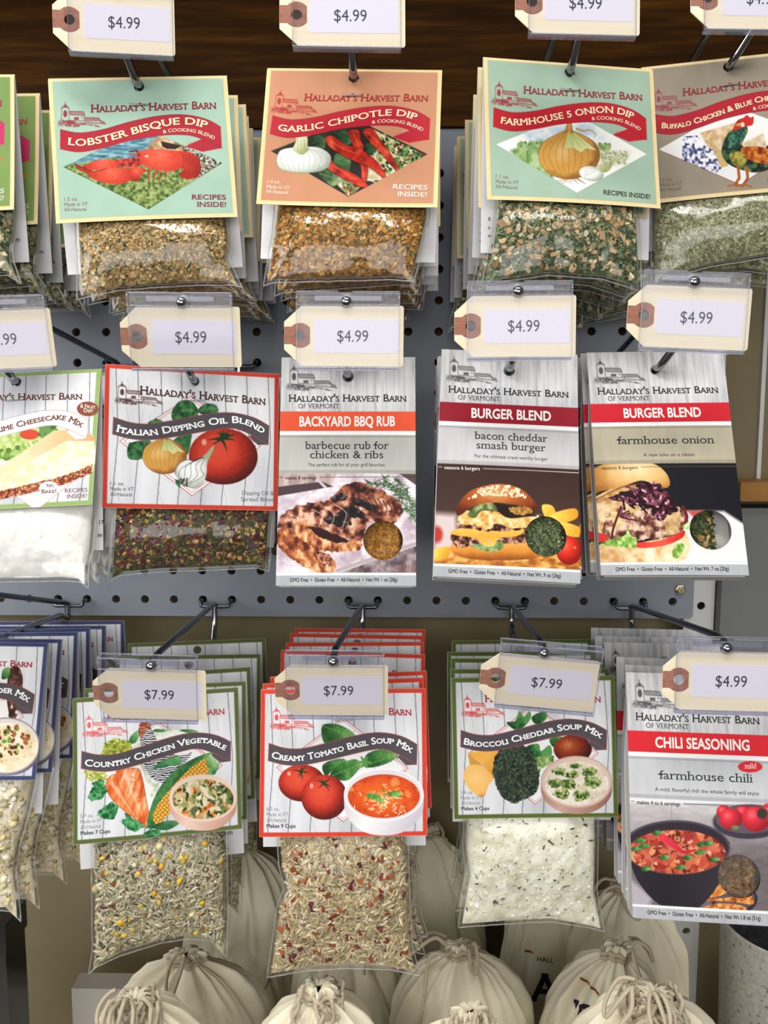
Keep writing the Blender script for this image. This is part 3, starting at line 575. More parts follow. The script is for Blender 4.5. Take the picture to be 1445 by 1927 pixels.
# ------- soup mixes on white boards
def soup(c, edge, brandcol, art, name, bx, weight, cups, right=None, ribbon='544e54', rib_edge='b04a48', post=None, bcol=None, bw=2.9, grey='a6a8ae', brandpos=None, dia=True):
    W, H = c.W, c.H; c.rect(0, 0, W, H, edge); c.tint([(0, 0), (W, 0), (W, H), (0, H)], lambda X, Y, I: I*(.97+.06*noise(X, Y, 9, 2))[..., None])
    c.tint([(bw, bw), (W-bw, bw), (W-bw, H-bw), (bw, H-bw)], lambda X, Y, I: np.broadcast_to(rgb('e6e6e8'), I.shape)+0)
    c.frame((0, 0, 1), [(0, 0), (W, 0), (W, H), (0, H)])
    planks(c, [bw, 6.5, 19.5, 33.5, 46, 60, 73, 87, 101, W-bw], bw, H-bw, lw=.42, base=(grey, 'cfd1d6', 'eaebee'))
    c.frame(Y3, CORN['tomato'])
    if dia:
        D = [(683, 930), (1140, 1275), (680, 1648), (222, 1275)]; c.poly(D, 'f0eff0'); c.line(D+D[:1], 4.5, 'b8404a'); E = [(683, 948), (1120, 1275), (680, 1630), (244, 1275)]; c.line(E+E[:1], 2.5, 'b8404a')
    barn(c, 200, 970, 47, bcol or brandcol, 'f2f0f0'); art(c); c.frame(Y3, CORN['tomato'])
    top = [(170, 1108), (280, 1140), (400, 1142), (560, 1105), (720, 1062), (880, 1031), (1000, 1033), (1110, 1060), (1203, 1110)]
    bot = [(1200, 1252), (1090, 1190), (980, 1147), (880, 1150), (720, 1186), (560, 1226), (400, 1257), (280, 1256), (163, 1228)]
    c.poly([(1200, 1252), (1125, 1256), (1060, 1195), (1090, 1180)], ribbon)
    R = list(spline(top))+list(spline(bot)); c.poly(R, linear((163, 1100), (1203, 1200), [(0, ribbon), (1, ribbon)])); c.line(R+R[:1], 4, rib_edge)
    P = [(185, 1208), (290, 1226), (420, 1222), (560, 1190), (700, 1154), (860, 1116), (980, 1102), (1060, 1118), (1160, 1170)]
    c.text(name, bx[0], bx[1], 0, bx[2], bx[4] if len(bx) > 4 else 'ffffff', path=P, bold=1.6, sc=bx[3], serif=.5)
    if brandpos: c.text("HALLADAY'S HARVEST BARN", *brandpos[:3], brandpos[3], brandcol, y1=brandpos[4], sc=.78, bold=1., serif=.6)
    else: c.text("HALLADAY'S HARVEST BARN", 345, 1165, 906, 50, brandcol, y1=906, sc=.78, bold=1., serif=.6)
    if post: post(c)
    c.frame(Y3, CORN['tomato'])
    if weight:
        for i, t in enumerate((weight, 'Made in VT', 'All-Natural')): c.text(t, 150, 150+(88, 148, 136)[i], (1571, 1609, 1648)[i]+(18 if not cups else 0), 26, '8f8f94' if cups else '55555a')
        if cups: c.text(cups, 150, 349, 1688, 26, '4a4448', bold=1)

def art_tomato(c):
    c.frame(Y3, CORN['tomato'])
    leaf(c, [(538, 985), (640, 975), (720, 1010), (770, 1060), (700, 1090), (560, 1110)], seed=2); leaf(c, [(540, 1255), (640, 1215), (700, 1225), (610, 1290), (560, 1330)], seed=3)
    leaf(c, [(590, 1335), (650, 1255), (760, 1215), (805, 1250), (770, 1310), (700, 1362)], seed=5); leaf(c, [(825, 1262), (850, 1180), (950, 1148), (1058, 1182), (1010, 1232), (900, 1268)], seed=7)
    for a in range(0, 360, 60): c.ell(830+22*math.cos(math.radians(a)), 1235+22*math.sin(math.radians(a)), 26, 9, '5c9a48', a)
    tomato(c, 395, 1380, 162, 128, 1); tomato(c, 550, 1478, 160, 156, 2)
def post_tomato(c):
    def bits():
        c.dots(26, [(720, 1340), (1210, 1340), (1210, 1620), (720, 1620)], (8, 22), ['f08a3a', 'e8642a', 'f4a860'], 3, 1.5, a=.6, soft=8)
        c.dots(50, [(720, 1340), (1210, 1340), (1210, 1620), (720, 1620)], (2.5, 4.5), ['5a2412', '7a3018'], 9)
        r = random.Random(4)
        for i in range(70): x, y = r.gauss(970, 62), r.gauss(1500, 44); a = r.uniform(0, 3.14); c.line([(x, y), (x+32*math.cos(a), y+22*math.sin(a))], 5, r.choice(['f6e6b8', 'f0d898', 'fdf4d8']))
        for x, y, a in ((890, 1470, 10), (1045, 1455, 5), (970, 1455, 80), (930, 1490, 40)): leaf(c, [(x-52*math.cos(math.radians(a)), y-52*math.sin(math.radians(a))*.6), (x, y-20), (x+50*math.cos(math.radians(a)), y+50*math.sin(math.radians(a))*.6), (x, y+22)], ('3c7a30', '72b050', 'a8d880'), vein=False)
    bowl(c, 968, 1462, 282, 182, 275, ('cfc8d0', 'f4f2f4', 'b8b0c0'), 'e2dde2', radial(965, 1470, 270, 160, [(0, 'ee8030'), (.7, 'e2561e'), (1, 'c8421a')], .35, 40), bits)

def art_broccoli(c):
    c.frame(Y4, CORN['broccoli'])
    for pts in ([(560, 1010), (500, 960), (560, 950), (590, 880), (620, 920), (660, 885), (668, 930), (620, 990)], [(700, 970), (675, 930), (710, 900), (770, 890), (780, 930), (740, 965)], [(690, 1195), (640, 1130), (720, 1110), (740, 1160), (800, 1120), (815, 1180), (770, 1210)], [(830, 1130), (800, 1080), (850, 1060), (890, 1070)]): leaf(c, pts, ('17401c', '2f6e34', '5a9a50'))
    c.poly([(222, 1165), (460, 1150), (440, 1230), (405, 1350), (330, 1250)], linear((230, 1160), (430, 1320), [(0, 'f2b040'), (.5, 'f4b858'), (1, 'd88a2c')], .2, 50)); c.poly([(222, 1170), (330, 1255), (320, 1320), (240, 1260)], 'd89a3c')
    c.poly([(192, 1320), (215, 1270), (260, 1252), (330, 1265), (402, 1345), (370, 1400), (330, 1480), (240, 1430), (200, 1370)], radial(280, 1340, 150, 140, [(0, 'f8cc80'), (.8, 'f2bc68'), (1.05, 'd88e3a')], .15, 40), sm=True)
    bro = [(410, 1230), (450, 1150), (560, 1110), (640, 1130), (690, 1190), (715, 1280), (730, 1380), (690, 1460), (600, 1500), (560, 1525), (470, 1480), (425, 1400), (405, 1320)]
    c.poly([(690, 1200), (830, 1190), (830, 1240), (740, 1280), (710, 1380), (690, 1300)], noisy([(0, '4a6a34'), (.5, '8aa860'), (1, 'c0d098')], 26, 4)); c.poly(bro, noisy([(0, '16201a'), (.5, '2e3a30'), (1, '4c5a44')], 30, 4), sm=True, rough=10)
    c.dots(900, bro, (4, 8), ['1c2820', '324034', '44523e', '5a6a4c', '26342a'], 6)
    c.ell(960, 1145, 132, 98, radial(925, 1120, 140, 110, [(0, 'd07a50'), (.35, 'a04424'), (.8, '6e2414'), (1.1, '42120c')], .2, 14, 3))
    for t in np.linspace(-.8, .8, 7): c.line([(935+t*10, 1050), (955+t*95, 1100), (955+t*125, 1150), (950+t*60, 1235)], 2.5, '5a1c10', sm=True, a=.6)
def post_broccoli(c):
    c.frame(Y4, CORN['broccoli'])
    def bits():
        for x, y, k in ((870, 1300, 1), (950, 1320, .9), (1075, 1305, 1), (840, 1385, 1.1), (935, 1390, 1.2), (890, 1450, 1.2), (1020, 1465, 1.2), (1095, 1370, 1.3), (975, 1260, .7)):
            c.ell(x, y, 48*k, 30*k, noisy([(0, '4a6a2c'), (.5, '9aac62'), (1, 'd8dcae')], 22, int(x)), rough=14); c.dots(22, [(x-36*k, y-8), (x+36*k, y-8), (x+30*k, y+22*k), (x-30*k, y+22*k)], (4, 8), ['36521e', '5a7a34', '2a3c1c'], int(x))
        c.dots(40, [(770, 1250), (1210, 1250), (1210, 1520), (770, 1520)], (2, 5), ['6a7a4a', 'b8a060'], 9)
    bowl(c, 985, 1372, 246, 180, 215, ('a4786a', 'caa596', '7e5a50'), 'dcc4b4', noisy([(0, 'd8c8b0'), (.5, 'e8dccc'), (1, 'f4ece0')], 50, 4), bits)

def art_chicken(c):
    c.frame(Y2, CORN['chicken'])
    c.poly([(470, 1110), (510, 1030), (640, 990), (760, 985), (900, 1000), (910, 1060), (700, 1100), (640, 1350), (600, 1480), (540, 1300)], noisy([(0, 'b8c4a8'), (.5, 'dfe6d4'), (1, 'f4f6ee')], 34, 3), sm=True)
    for pts in ([(440, 1080), (445, 1040), (490, 1000), (510, 1010), (480, 1075)], [(600, 1000), (620, 985), (700, 990), (660, 1005)], [(780, 990), (860, 985), (910, 1000), (860, 1010)]): leaf(c, pts, ('2a5a30', '4c8a48', '8aba78'), vein=False)
    hen = [(505, 990), (520, 955), (560, 950), (590, 985), (620, 1050), (640, 1130), (800, 1160), (860, 1140), (840, 1180), (760, 1260), (690, 1340), (610, 1330), (545, 1250), (520, 1130)]
    c.poly(hen, lambda X, Y: ramp(np.sin(Y*.42+3*noise(X, Y, 30, 2)*3+X*.05)*.5+.5, [(0, '26262a'), (.45, '55555a'), (.7, 'dcdce0'), (1, 'f4f4f4')]), sm=True)
    c.poly([(500, 1010), (508, 965), (540, 935), (575, 940), (580, 975), (550, 1000), (520, 1045)], noisy([(0, '6a3020'), (.5, 'a4583c'), (1, 'd09a78')], 12, 4), sm=True); c.poly([(500, 962), (520, 940), (560, 935), (565, 955), (520, 970)], '9a3a2c')
    leaf(c, [(600, 1250), (660, 1200), (770, 1165), (780, 1215), (690, 1235)], ('1c5a30', '3a8a4c', '70b070'))
    c.dots(220, [(255, 1160), (270, 1090), (340, 1055), (430, 1070), (455, 1120), (400, 1165)], (6, 13), ['a8b43a', 'c6cc58', '8a982c', 'd8da80', '6f8024'], 4)
    c.dots(70, [(130, 1270), (280, 1275), (310, 1330), (160, 1330)], (5, 10), ['a8b43a', 'c6cc58', '8a982c', 'd8da80'], 5); c.line([(200, 1280), (300, 1335)], 10, '9aa648')
    for k, p in enumerate(([(160, 1445), (200, 1340), (262, 1330), (292, 1390), (262, 1445), (205, 1470)], [(208, 1570), (255, 1490), (330, 1468), (372, 1500), (340, 1592), (268, 1578)], [(358, 1600), (420, 1555), (495, 1590), (560, 1640), (480, 1662), (400, 1642)], [(538, 1700), (570, 1640), (660, 1650), (625, 1700), (560, 1722)])):
        c.poly(p, noisy([(0, '17502c'), (.5, '2f7e48'), (1, '62b070')], 22, k, 3), rough=22, seed=k+2)
        for q in range(4): c.line([np.mean(p, 0), np.array(p[q], float)], 4, '86c48a', a=.6)
    C = lambda p, s: c.poly(p, lambda X, Y: ramp(noise(X*.9+Y*.25, Y*.22, 22, s, 3)*1.5-.2, [(0, 'b4481c'), (.4, 'e0692e'), (.75, 'f09a60'), (1, 'f8cfae')]), sm=True)
    K = lambda p: (C(p, 3), c.line(list(spline(p, True)), 4, '8e3414', a=.6))
    K([(280, 1370), (300, 1310), (350, 1290), (400, 1330), (470, 1460), (540, 1570), (575, 1640), (480, 1590), (330, 1470)])
    K([(350, 1290), (370, 1260), (490, 1250), (520, 1300), (545, 1420), (575, 1640), (480, 1560), (390, 1420)])
    for p in ([(410, 1290), (450, 1400), (520, 1560)], [(320, 1350), (390, 1450), (470, 1560)]): c.line(p, 26, 'fce0c4', sm=True, a=.55, soft=14, taper=True)
    r = random.Random(3)
    for i in range(40): x, y = r.uniform(300, 530), r.uniform(1290, 1600); (inside(np.array([(290, 1340), (500, 1260), (570, 1620)]), x, y)) and c.line([(x, y), (x+22, y+4)], 2.2, 'a03c18', a=.6)
    c.poly([(560, 1640), (570, 1540), (640, 1380), (760, 1250), (900, 1170), (1000, 1140), (1050, 1170), (1050, 1230), (1010, 1290), (700, 1560), (640, 1640)], linear((600, 1400), (760, 1500), [(0, '1f5a30'), (.3, '4f8a4a'), (.6, '205a30'), (1, '6aa45a')], .5, 20), sm=True)
    cob = [(600, 1600), (610, 1520), (720, 1380), (850, 1250), (960, 1180), (990, 1210), (960, 1290), (800, 1440), (650, 1608)]
    c.poly(cob, 'a86a18', sm=True); old = c.clip; c.clip = c.mask(cob, True); u = np.array([390, -420.])/573; v = np.array([420, 390.])/573
    for i in range(-2, 26):
        for j in range(-4, 5): p = np.array([625, 1585.])+u*i*22+v*(j*23+(i % 2)*6+10); c.ell(p[0], p[1], 11.5, 11, radial(p[0]-3, p[1]-4, 13, 13, [(0, 'f8dc7c'), (.6, 'e8b03c'), (1, 'b87a20')]), -47)
    c.clip = old; leaf(c, [(1010, 1290), (960, 1200), (1000, 1150), (1050, 1190), (1040, 1250)], ('2f6a3c', '86b070', 'd8e8c4'), vein=False); leaf(c, [(590, 1640), (690, 1600), (780, 1610), (690, 1660)], ('1a4a28', '2f6a3c', '5a9050'), vein=False)
def post_chicken(c):
    c.frame(Y2, CORN['chicken'])
    def bits():
        P = [(730, 1330), (1150, 1330), (1150, 1570), (730, 1570)]
        c.dots(150, P, (12, 34), ['5c7030', '8a924e', 'b8a878', '3f5228', 'd8c8a4', 'cfae78', 'e4dac0'], 3, 1.7, a=.75, soft=6, rough=.4); c.dots(12, P, (14, 26), ['d8742c', 'e08a40', 'c8642a'], 5, 1.3, rough=.3)
        c.dots(45, P, (5, 14), ['f0e6cc', 'e8d8b8', 'd8c090'], 8, 2.4, a=.9); c.dots(60, P, (4, 10), ['3a4a20', '57702c', '2c381c'], 12, 2)
    bowl(c, 940, 1448, 234, 160, 215, ('c89c8a', 'e8c8b8', 'a87c6c'), 'e4cdbc', noisy([(0, '7a6a38'), (.5, 'b09a60'), (1, 'd8c898')], 40, 4), bits)

def art_italian(c):
    c.frame(Z4, CORN['italian'])
    D = [(990, 565), (1340, 818), (990, 1070), (615, 795)]; c.poly(D, 'efeeef'); c.line(D+D[:1], 3, 'b8303a'); E = [(990, 580), (1318, 818), (990, 1054), (638, 795)]; c.line(E+E[:1], 2, 'b8303a')
    for pts in ([(890, 640), (930, 590), (990, 590), (1025, 640), (1000, 690), (900, 690)], [(1020, 640), (1060, 605), (1115, 610), (1125, 650), (1060, 660)], [(765, 700), (810, 685), (850, 700), (800, 715)], [(655, 870), (665, 810), (740, 790), (780, 800), (740, 880), (680, 890)], [(900, 790), (970, 750), (990, 760), (970, 860), (930, 850)]):
        c.poly(pts, noisy([(0, '0f2c16'), (.5, '25542e'), (1, '4f8450')], 22, 3), sm=True); P = np.array(pts); m = P.mean(0)
        c.dots(26, (P-m)*.8+m, (7, 13), ['2f6a3a', '1a4022', '5a9260', '3f7a48'], 4, 1.5, a=.55, soft=4)
    onion(c, 850, 870, 115, 92); tomato(c, 1150, 870, 175, 142, 3)
    c.ell(1160, 760, 22, 9, '1d3a20')
    c.poly([(905, 965), (915, 920), (960, 890), (1010, 895), (1060, 860), (1100, 815), (1102, 830), (1070, 900), (1065, 960), (1045, 1010), (1000, 1035), (950, 1015)], radial(990, 930, 100, 100, [(0, 'ffffff'), (.6, 'e6e8e2'), (1.1, '9aa09a')], .2, 20), sm=True)
    for t in (-.9, -.45, 0, .45, .9): c.line([(1065, 870), (990+t*50, 900+abs(t)*30), (985+t*70, 970), (955+t*25, 1010)], 2.4, '34383a', sm=True, a=.8)
    c.poly([(1050, 875), (1098, 818), (1104, 830), (1075, 890)], 'a8b890'); c.dots(60, [(920, 980), (965, 980), (970, 1025), (925, 1020)], (2, 5), ['1a1a1c', '4a4a4c', 'c8c8c4'], 5); c.line([(905, 965), (915, 920), (960, 890), (1010, 895)], 2.4, '3a3e3c', sm=True)
    leaf(c, [(905, 990), (925, 1000), (930, 1030), (915, 1020)], ('1a4022', '2f6a3a', '5a9260'), vein=False)
def post_italian(c):
    c.frame(Z4, CORN['italian']); c.text('Dipping Oil &', 1244, 1404, 1062, 20, '6a6a6e'); c.text('Spread Blend', 1238, 1404, 1093, 20, '6a6a6e')
    for a in range(0, 360, 51): c.line([(1160, 762), (1160+46*math.cos(math.radians(a)), 764+30*math.sin(math.radians(a)))], 12, '1d3a20', taper=True)

def art_cheese(c):
    c.frame(Z4, CORN['cheese'])
    D = [(165, 645), (520, 900), (165, 1150), (-190, 900)]; c.poly(D, 'efeeef'); c.line(D+D[:1], 3, 'b89088')
    c.poly([(-50, 760), (240, 690), (330, 760), (250, 860), (-50, 900)], noisy([(0, '9ab85a'), (.5, 'c4d488'), (1, 'e4ecc0')], 24, 3)); c.ell(130, 765, 52, 26, 'cc4a34'); c.dots(60, [(-20, 850), (80, 830), (90, 880), (-20, 900)], (7, 15), ['7aa048', 'a8c470', '5c8034'], 3)
    for i in range(8): c.line([(95+i*26, 820-i*8), (120+i*22, 850-i*6)], 8, '86aa4c')
    c.dots(30, [(180, 720), (250, 700), (280, 760), (200, 770)], (6, 16), ['3f6a34', '6a9050'], 5, 2)
    c.poly([(-150, 1010), (100, 850), (260, 770), (480, 770), (495, 860), (475, 960), (300, 990), (100, 1030), (-150, 1080)], noisy([(0, 'ecd8ac'), (.5, 'f4e6c4'), (1, 'fbf2dc')], 30, 4))
    c.poly([(-150, 1000), (100, 850), (260, 745), (330, 740), (470, 765), (495, 800), (440, 800), (330, 800), (230, 850), (60, 940), (-150, 1010)], linear((100, 800), (480, 800), [(0, 'f2d8b0'), (.6, 'eebc8c'), (1, 'e4a070')], .4, 50), sm=False)
    c.poly([(-150, 1075), (150, 1015), (330, 975), (475, 925), (470, 970), (330, 1020), (160, 1060), (-150, 1110)], noisy([(0, '6e2e1a'), (.5, 'a85a38'), (1, 'd0906a')], 12, 5), rough=6)
    c.dots(160, [(-140, 1080), (330, 985), (470, 935), (465, 965), (160, 1050), (-140, 1105)], (3, 7), ['7a3420', 'c47a52', '5a2414', 'd8a07c'], 5)
def post_cheese(c):
    c.frame(Z4, CORN['cheese']); c.ell(452, 628, 62, 40, '8a4a38'); c.text('& FRUIT', 410, 497, 622, 20, 'f4ece4', sc=.8, bold=.8, y1=628); c.text('DIP!', 430, 480, 645, 20, 'f4ece4', sc=.8, bold=.8, y1=650)
    c.ell(232, 1040, 52, 34, 'f6f4f2'); c.text('NO', 222, 258, 1036, 18, '7a3428', sc=.8, bold=.6); c.text('BAKE!', 194, 272, 1066, 20, '7a3428', sc=.8, bold=.6)
    c.text('RECIPES', 318, 444, 1066, 20, '7a4a44', serif=.4); c.text('INSIDE!', 330, 440, 1096, 20, '7a4a44', serif=.4)

def art_chowder(c):
    c.frame(Y1, CORN['chowder'])
    c.poly([(25, 445), (40, 400), (75, 395), (95, 450), (80, 560), (60, 620), (25, 600)], noisy([(0, '2c1812'), (.5, '4c2a20'), (.75, '7a5040'), (1, 'e8e4e0')], 22, 3), sm=True); leaf(c, [(0, 450), (5, 410), (35, 400), (30, 440)], vein=False); leaf(c, [(70, 545), (95, 540), (110, 560), (80, 565)], vein=False)
    c.poly([(-40, 560), (20, 540), (30, 600), (10, 640), (-40, 640)], 'f0eeea')
def post_chowder(c):
    c.frame(Y1, CORN['chowder'])
    def bits():
        c.dots(90, [(-70, 680), (70, 650), (130, 700), (60, 780), (-70, 790)], (4, 9), ['8a3a24', 'b0603c', '6a9a3a', 'a8c060', '5a2418'], 4, 1.4); c.dots(30, [(-90, 680), (150, 680), (130, 800), (-80, 810)], (2, 4), ['7aa048', 'c8a050'], 6)
    bowl(c, 20, 738, 150, 122, 125, ('6f6874', '9a92a0', '564f5c'), 'e4dcd4', noisy([(0, 'e4d0a4'), (.5, 'f0e2c0'), (1, 'f8f0dc')], 40, 3), bits, .92)
# ------- folding cartons
def carton_art(c, z, key, band, panel, title, tbox, sub, blurb, makes, mcol, foot, photo, pcol='2a2a2c'):
    c.frame(Z5, CORN['bbq']); c.rect(40, 440, 920, 1840, 'e4e4e6'); planks(c, [60, 150, 245, 320, 408, 495, 570, 640, 705, 750, 810, 905], 450, 800, line='a4a5a8', lw=2.4, base=('b4b6b9', 'd0d1d3', 'e6e6e6'))
    barn(c, 140, 628, 46, '4c4c50', 'dcdcde')
    c.rect(40, 793, 920, 908, band); c.tint([(40, 793), (920, 793), (920, 908), (40, 908)], lambda X, Y, I: I*(.96+.07*noise(X, Y, 60, 3))[..., None])
    c.rect(40, 908, 920, 932, 'fbfbfa'); c.rect(40, 932, 920, 1158, panel[0]); c.rect(40, 946, 920, 1137, panel[1], a=.8); c.tint([(40, 932), (920, 932), (920, 1158), (40, 1158)], lambda X, Y, I: I*(.96+.07*noise(X, Y*.2, 24, 3))[..., None])
    c.rect(40, 1735, 920, 1752, 'f6f6f6'); c.rect(40, 1749, 920, 1840, 'b4b6ba'); c.tint([(40, 1749), (920, 1749), (920, 1840), (40, 1840)], lambda X, Y, I: I*(.94+.1*noise(X, Y*.2, 24, 3))[..., None])
    m = c.mask([(-50, 1158), (1000, 1158), (1000, 1735), (-50, 1735)]); c.clip = m; c.frame(z, CORN[key]); photo(c); c.clip = None
    c.frame(Z5, CORN['bbq']); c.text("HALLADAY'S HARVEST BARN", 132, 825, 736, 42, '26262a', sc=.78, bold=.6, serif=.6, y1=734); c.text('OF VERMONT', 187, 428, 775, 27, '3a3a3e', serif=1)
    c.text(title, tbox[0], tbox[1], 880, 58, 'fdf6f0', bold=2.3, y1=878)
    for t, x0, x1, y, cap in sub: c.text(t, x0, x1, y, cap, '2c2c2e', serif=1)
    c.text(blurb[0], blurb[1], blurb[2], 1116, 20, '3a3a3c'); c.text(makes[0], 114, makes[1], 1191, 20, mcol, bold=.4); c.line([(80, 1179), (100, 1179)], 3, mcol); c.line([(makes[1]+20, 1179), (878, 1177)], 3, mcol)
    c.text(foot, 142, 770, 1786, 22, '2a2a2c', bold=.5, y1=1785)

def ph_ribs(c):
    c.rect(0, 1100, 950, 1780, noisy([(0, 'b8a4b0'), (.5, 'd8ccd4'), (1, 'efe8ec')], 60, 3))
    c.poly([(60, 1150), (420, 1150), (380, 1230), (60, 1260)], noisy([(0, 'a08a86'), (1, 'd0bcb4')], 30, 3, sy=.3)); c.poly([(60, 1235), (330, 1205), (420, 1245), (60, 1290)], '4a3c42'); c.line([(300, 1190), (380, 1270)], 16, 'c8bcc0')
    c.poly([(60, 1290), (420, 1230), (560, 1200), (60, 1400)], noisy([(0, 'c4b4c0'), (1, 'f0eaee')], 40, 4)); c.poly([(770, 1150), (890, 1150), (890, 1230)], '5a4a48')
    c.poly([(420, 1740), (880, 1580), (900, 1750), (420, 1760)], noisy([(0, '55464c'), (.6, '84747a'), (1, 'a8989c')], 40, 6)); c.line([(420, 1722), (880, 1565)], 18, 'b4a6ac')
    for i in range(9): c.line([(750+i*16, 1735), (760+i*16, 1690)], 7, '8a6a62')
    meat = [(70, 1450), (90, 1400), (200, 1340), (360, 1310), (440, 1240), (520, 1205), (600, 1225), (700, 1260), (790, 1330), (795, 1400), (740, 1450), (600, 1440), (560, 1560), (420, 1590), (300, 1560), (180, 1560), (90, 1480)]
    M = lambda s, k=34: noisy([(0, '2c1614'), (.25, '5e2e24'), (.5, '94543e'), (.75, 'bc8064'), (1, 'e2bca2')], k, s, 4, gain=2.2)
    c.poly(meat, M(3), sm=True, rough=14)
    for p in ([(420, 1380), (500, 1350), (580, 1390), (560, 1420), (440, 1410)], [(340, 1420), (420, 1405), (500, 1450), (450, 1470), (360, 1450)], [(500, 1330), (560, 1310), (640, 1350), (600, 1370)], [(380, 1300), (450, 1270), (480, 1300), (410, 1325)]): c.poly(p, noisy([(0, '0e0c10'), (.7, '262024'), (1, '6a5452')], 20, 5), sm=True, rough=12)
    for i in range(7): x = 600+i*28; c.line([(x, 1290+i*8), (x+24, 1340+i*6), (x+14, 1400)], 6, '3c1a18', sm=True, a=.8)
    for i in range(5): x = 130+i*70; c.line([(x, 1390-i*12), (x+60, 1420-i*8), (x+40, 1470)], 6, 'f2ccb4', sm=True, a=.6)
    c.poly([(160, 1460), (240, 1440), (320, 1520), (450, 1560), (550, 1550), (555, 1600), (440, 1615), (300, 1600), (200, 1540)], noisy([(0, '6a3020'), (.4, 'b86c40'), (.8, 'e4ac78'), (1, 'f4d0a4')], 26, 6, sy=.6), sm=True, rough=8); c.poly([(250, 1470), (330, 1480), (480, 1550), (420, 1560), (320, 1530)], '2e1412', sm=True, rough=8)
    c.poly([(65, 1490), (130, 1480), (200, 1540), (290, 1590), (380, 1640), (410, 1700), (370, 1740), (230, 1700), (110, 1620), (65, 1560)], noisy([(0, '5a2418'), (.4, 'a85a34'), (.75, 'dc9a62'), (1, 'f0c898')], 30, 8, sy=.7), sm=True, rough=9); c.poly([(290, 1610), (360, 1630), (385, 1690), (330, 1690)], M(9, 18), sm=True, rough=6)
    r = random.Random(3)
    for s in ([(600, 1210), (720, 1230), (800, 1270), (875, 1340)], [(690, 1180), (740, 1240), (790, 1300)], [(760, 1190), (820, 1260), (870, 1400)], [(800, 1330), (850, 1390), (880, 1440)]):
        P = spline(s, n=8); c.line(P, 5, '5a6a3c')
        for x, y in P:
            for k in range(3): a = r.uniform(0, 6.28); c.line([(x, y), (x+40*math.cos(a), y+32*math.sin(a))], 8, r.choice(['3f5a3a', '64805a', '90a888', '2c4430']), taper=True)
def ph_bacon(c):
    c.rect(60, 1000, 1000, 1650, linear((0, 1040), (0, 1600), [(0, '3c2420'), (.4, '46302a'), (1, '6a4634')], .1, 90)); c.poly([(100, 1300), (230, 1310), (240, 1500), (100, 1520)], 'd8c8c4', soft=40); c.ell(120, 1420, 34, 46, 'b83a34', soft=20)
    c.rect(60, 1495, 1000, 1650, noisy([(0, 'a05a20'), (.5, 'd08a3c'), (1, 'f0c070')], 40, 3, sy=2), soft=20)
    for p in ([(700, 1260), (760, 1265), (780, 1340), (720, 1330)], [(750, 1310), (880, 1275), (890, 1330), (780, 1360)], [(800, 1350), (910, 1380), (910, 1430), (830, 1420)], [(110, 1500), (190, 1490), (180, 1540), (110, 1560)]): c.poly(p, linear(p[0], p[2], [(0, 'f8d860'), (1, 'e09a28')], .3, 30), sm=True, soft=5)
    c.poly([(195, 1490), (240, 1460), (400, 1480), (600, 1460), (700, 1480), (690, 1540), (560, 1560), (330, 1558), (220, 1530)], linear((0, 1470), (0, 1560), [(0, 'e8a850'), (.5, 'd88a34'), (1, '8e4a18')], .2, 40), sm=True)
    c.poly([(300, 1475), (470, 1460), (480, 1500), (400, 1515)], noisy([(0, '5c7a34'), (1, 'b0c088')], 16, 3), sm=True)
    P = noisy([(0, '2c1410'), (.4, '6a3a2a'), (.75, 'a4705a'), (1, 'd0a890')], 17, 5, 4, gain=2.8)
    c.poly([(200, 1430), (260, 1400), (420, 1420), (600, 1400), (640, 1440), (560, 1470), (440, 1450), (260, 1490), (210, 1470)], P, sm=True, rough=9)
    c.poly([(195, 1405), (300, 1380), (470, 1395), (600, 1390), (560, 1430), (470, 1440), (430, 1485), (380, 1480), (330, 1440), (230, 1425)], linear((0, 1380), (0, 1490), [(0, 'f2c45c'), (.5, 'eaa83c'), (1, 'f4cc74')], .4, 24), sm=True)
    c.poly([(235, 1350), (330, 1330), (480, 1360), (600, 1350), (620, 1390), (500, 1400), (380, 1400), (250, 1380)], P, sm=True, rough=9)
    c.poly([(240, 1330), (280, 1290), (400, 1290), (520, 1310), (640, 1320), (690, 1310), (640, 1370), (540, 1385), (450, 1360), (400, 1395), (330, 1370), (260, 1360)], noisy([(0, 'd09440'), (.5, 'ecc074'), (1, 'fae4b0')], 22, 7), sm=True, rough=7)
    c.poly([(430, 1250), (520, 1260), (640, 1270), (650, 1310), (560, 1330), (490, 1320)], '22160e', sm=True); c.poly([(520, 1275), (620, 1265), (645, 1300), (560, 1312)], noisy([(0, '8a5a24'), (1, 'd8a858')], 12, 8), sm=True, rough=6)
    c.poly([(290, 1310), (340, 1260), (420, 1245), (450, 1290), (370, 1290), (330, 1330)], noisy([(0, '3c4c24'), (.6, '6c8044'), (1, 'a8b078')], 26, 3), sm=True)
    c.poly([(230, 1310), (235, 1260), (300, 1185), (400, 1150), (500, 1145), (600, 1180), (665, 1250), (672, 1290), (600, 1265), (440, 1245), (320, 1265), (260, 1310)], radial(450, 1190, 260, 130, [(0, 'd89a5c'), (.4, 'b8642c'), (.8, '8e3e18'), (1.1, '5a2410')], .3, 40), sm=True)
    c.dots(110, [(280, 1230), (330, 1180), (420, 1152), (540, 1155), (620, 1200), (600, 1225), (400, 1200)], (3.5, 5.5), ['f4e4c4', 'e8d0a0', 'fff4dc'], 4, 1.7)
    c.ell(850, 1508, 72, 78, radial(830, 1480, 80, 85, [(0, 'f8684c'), (.5, 'e0301e'), (1.1, '8e140e')], .1, 20)); c.ell(880, 1490, 6, 6, 'd8a040')
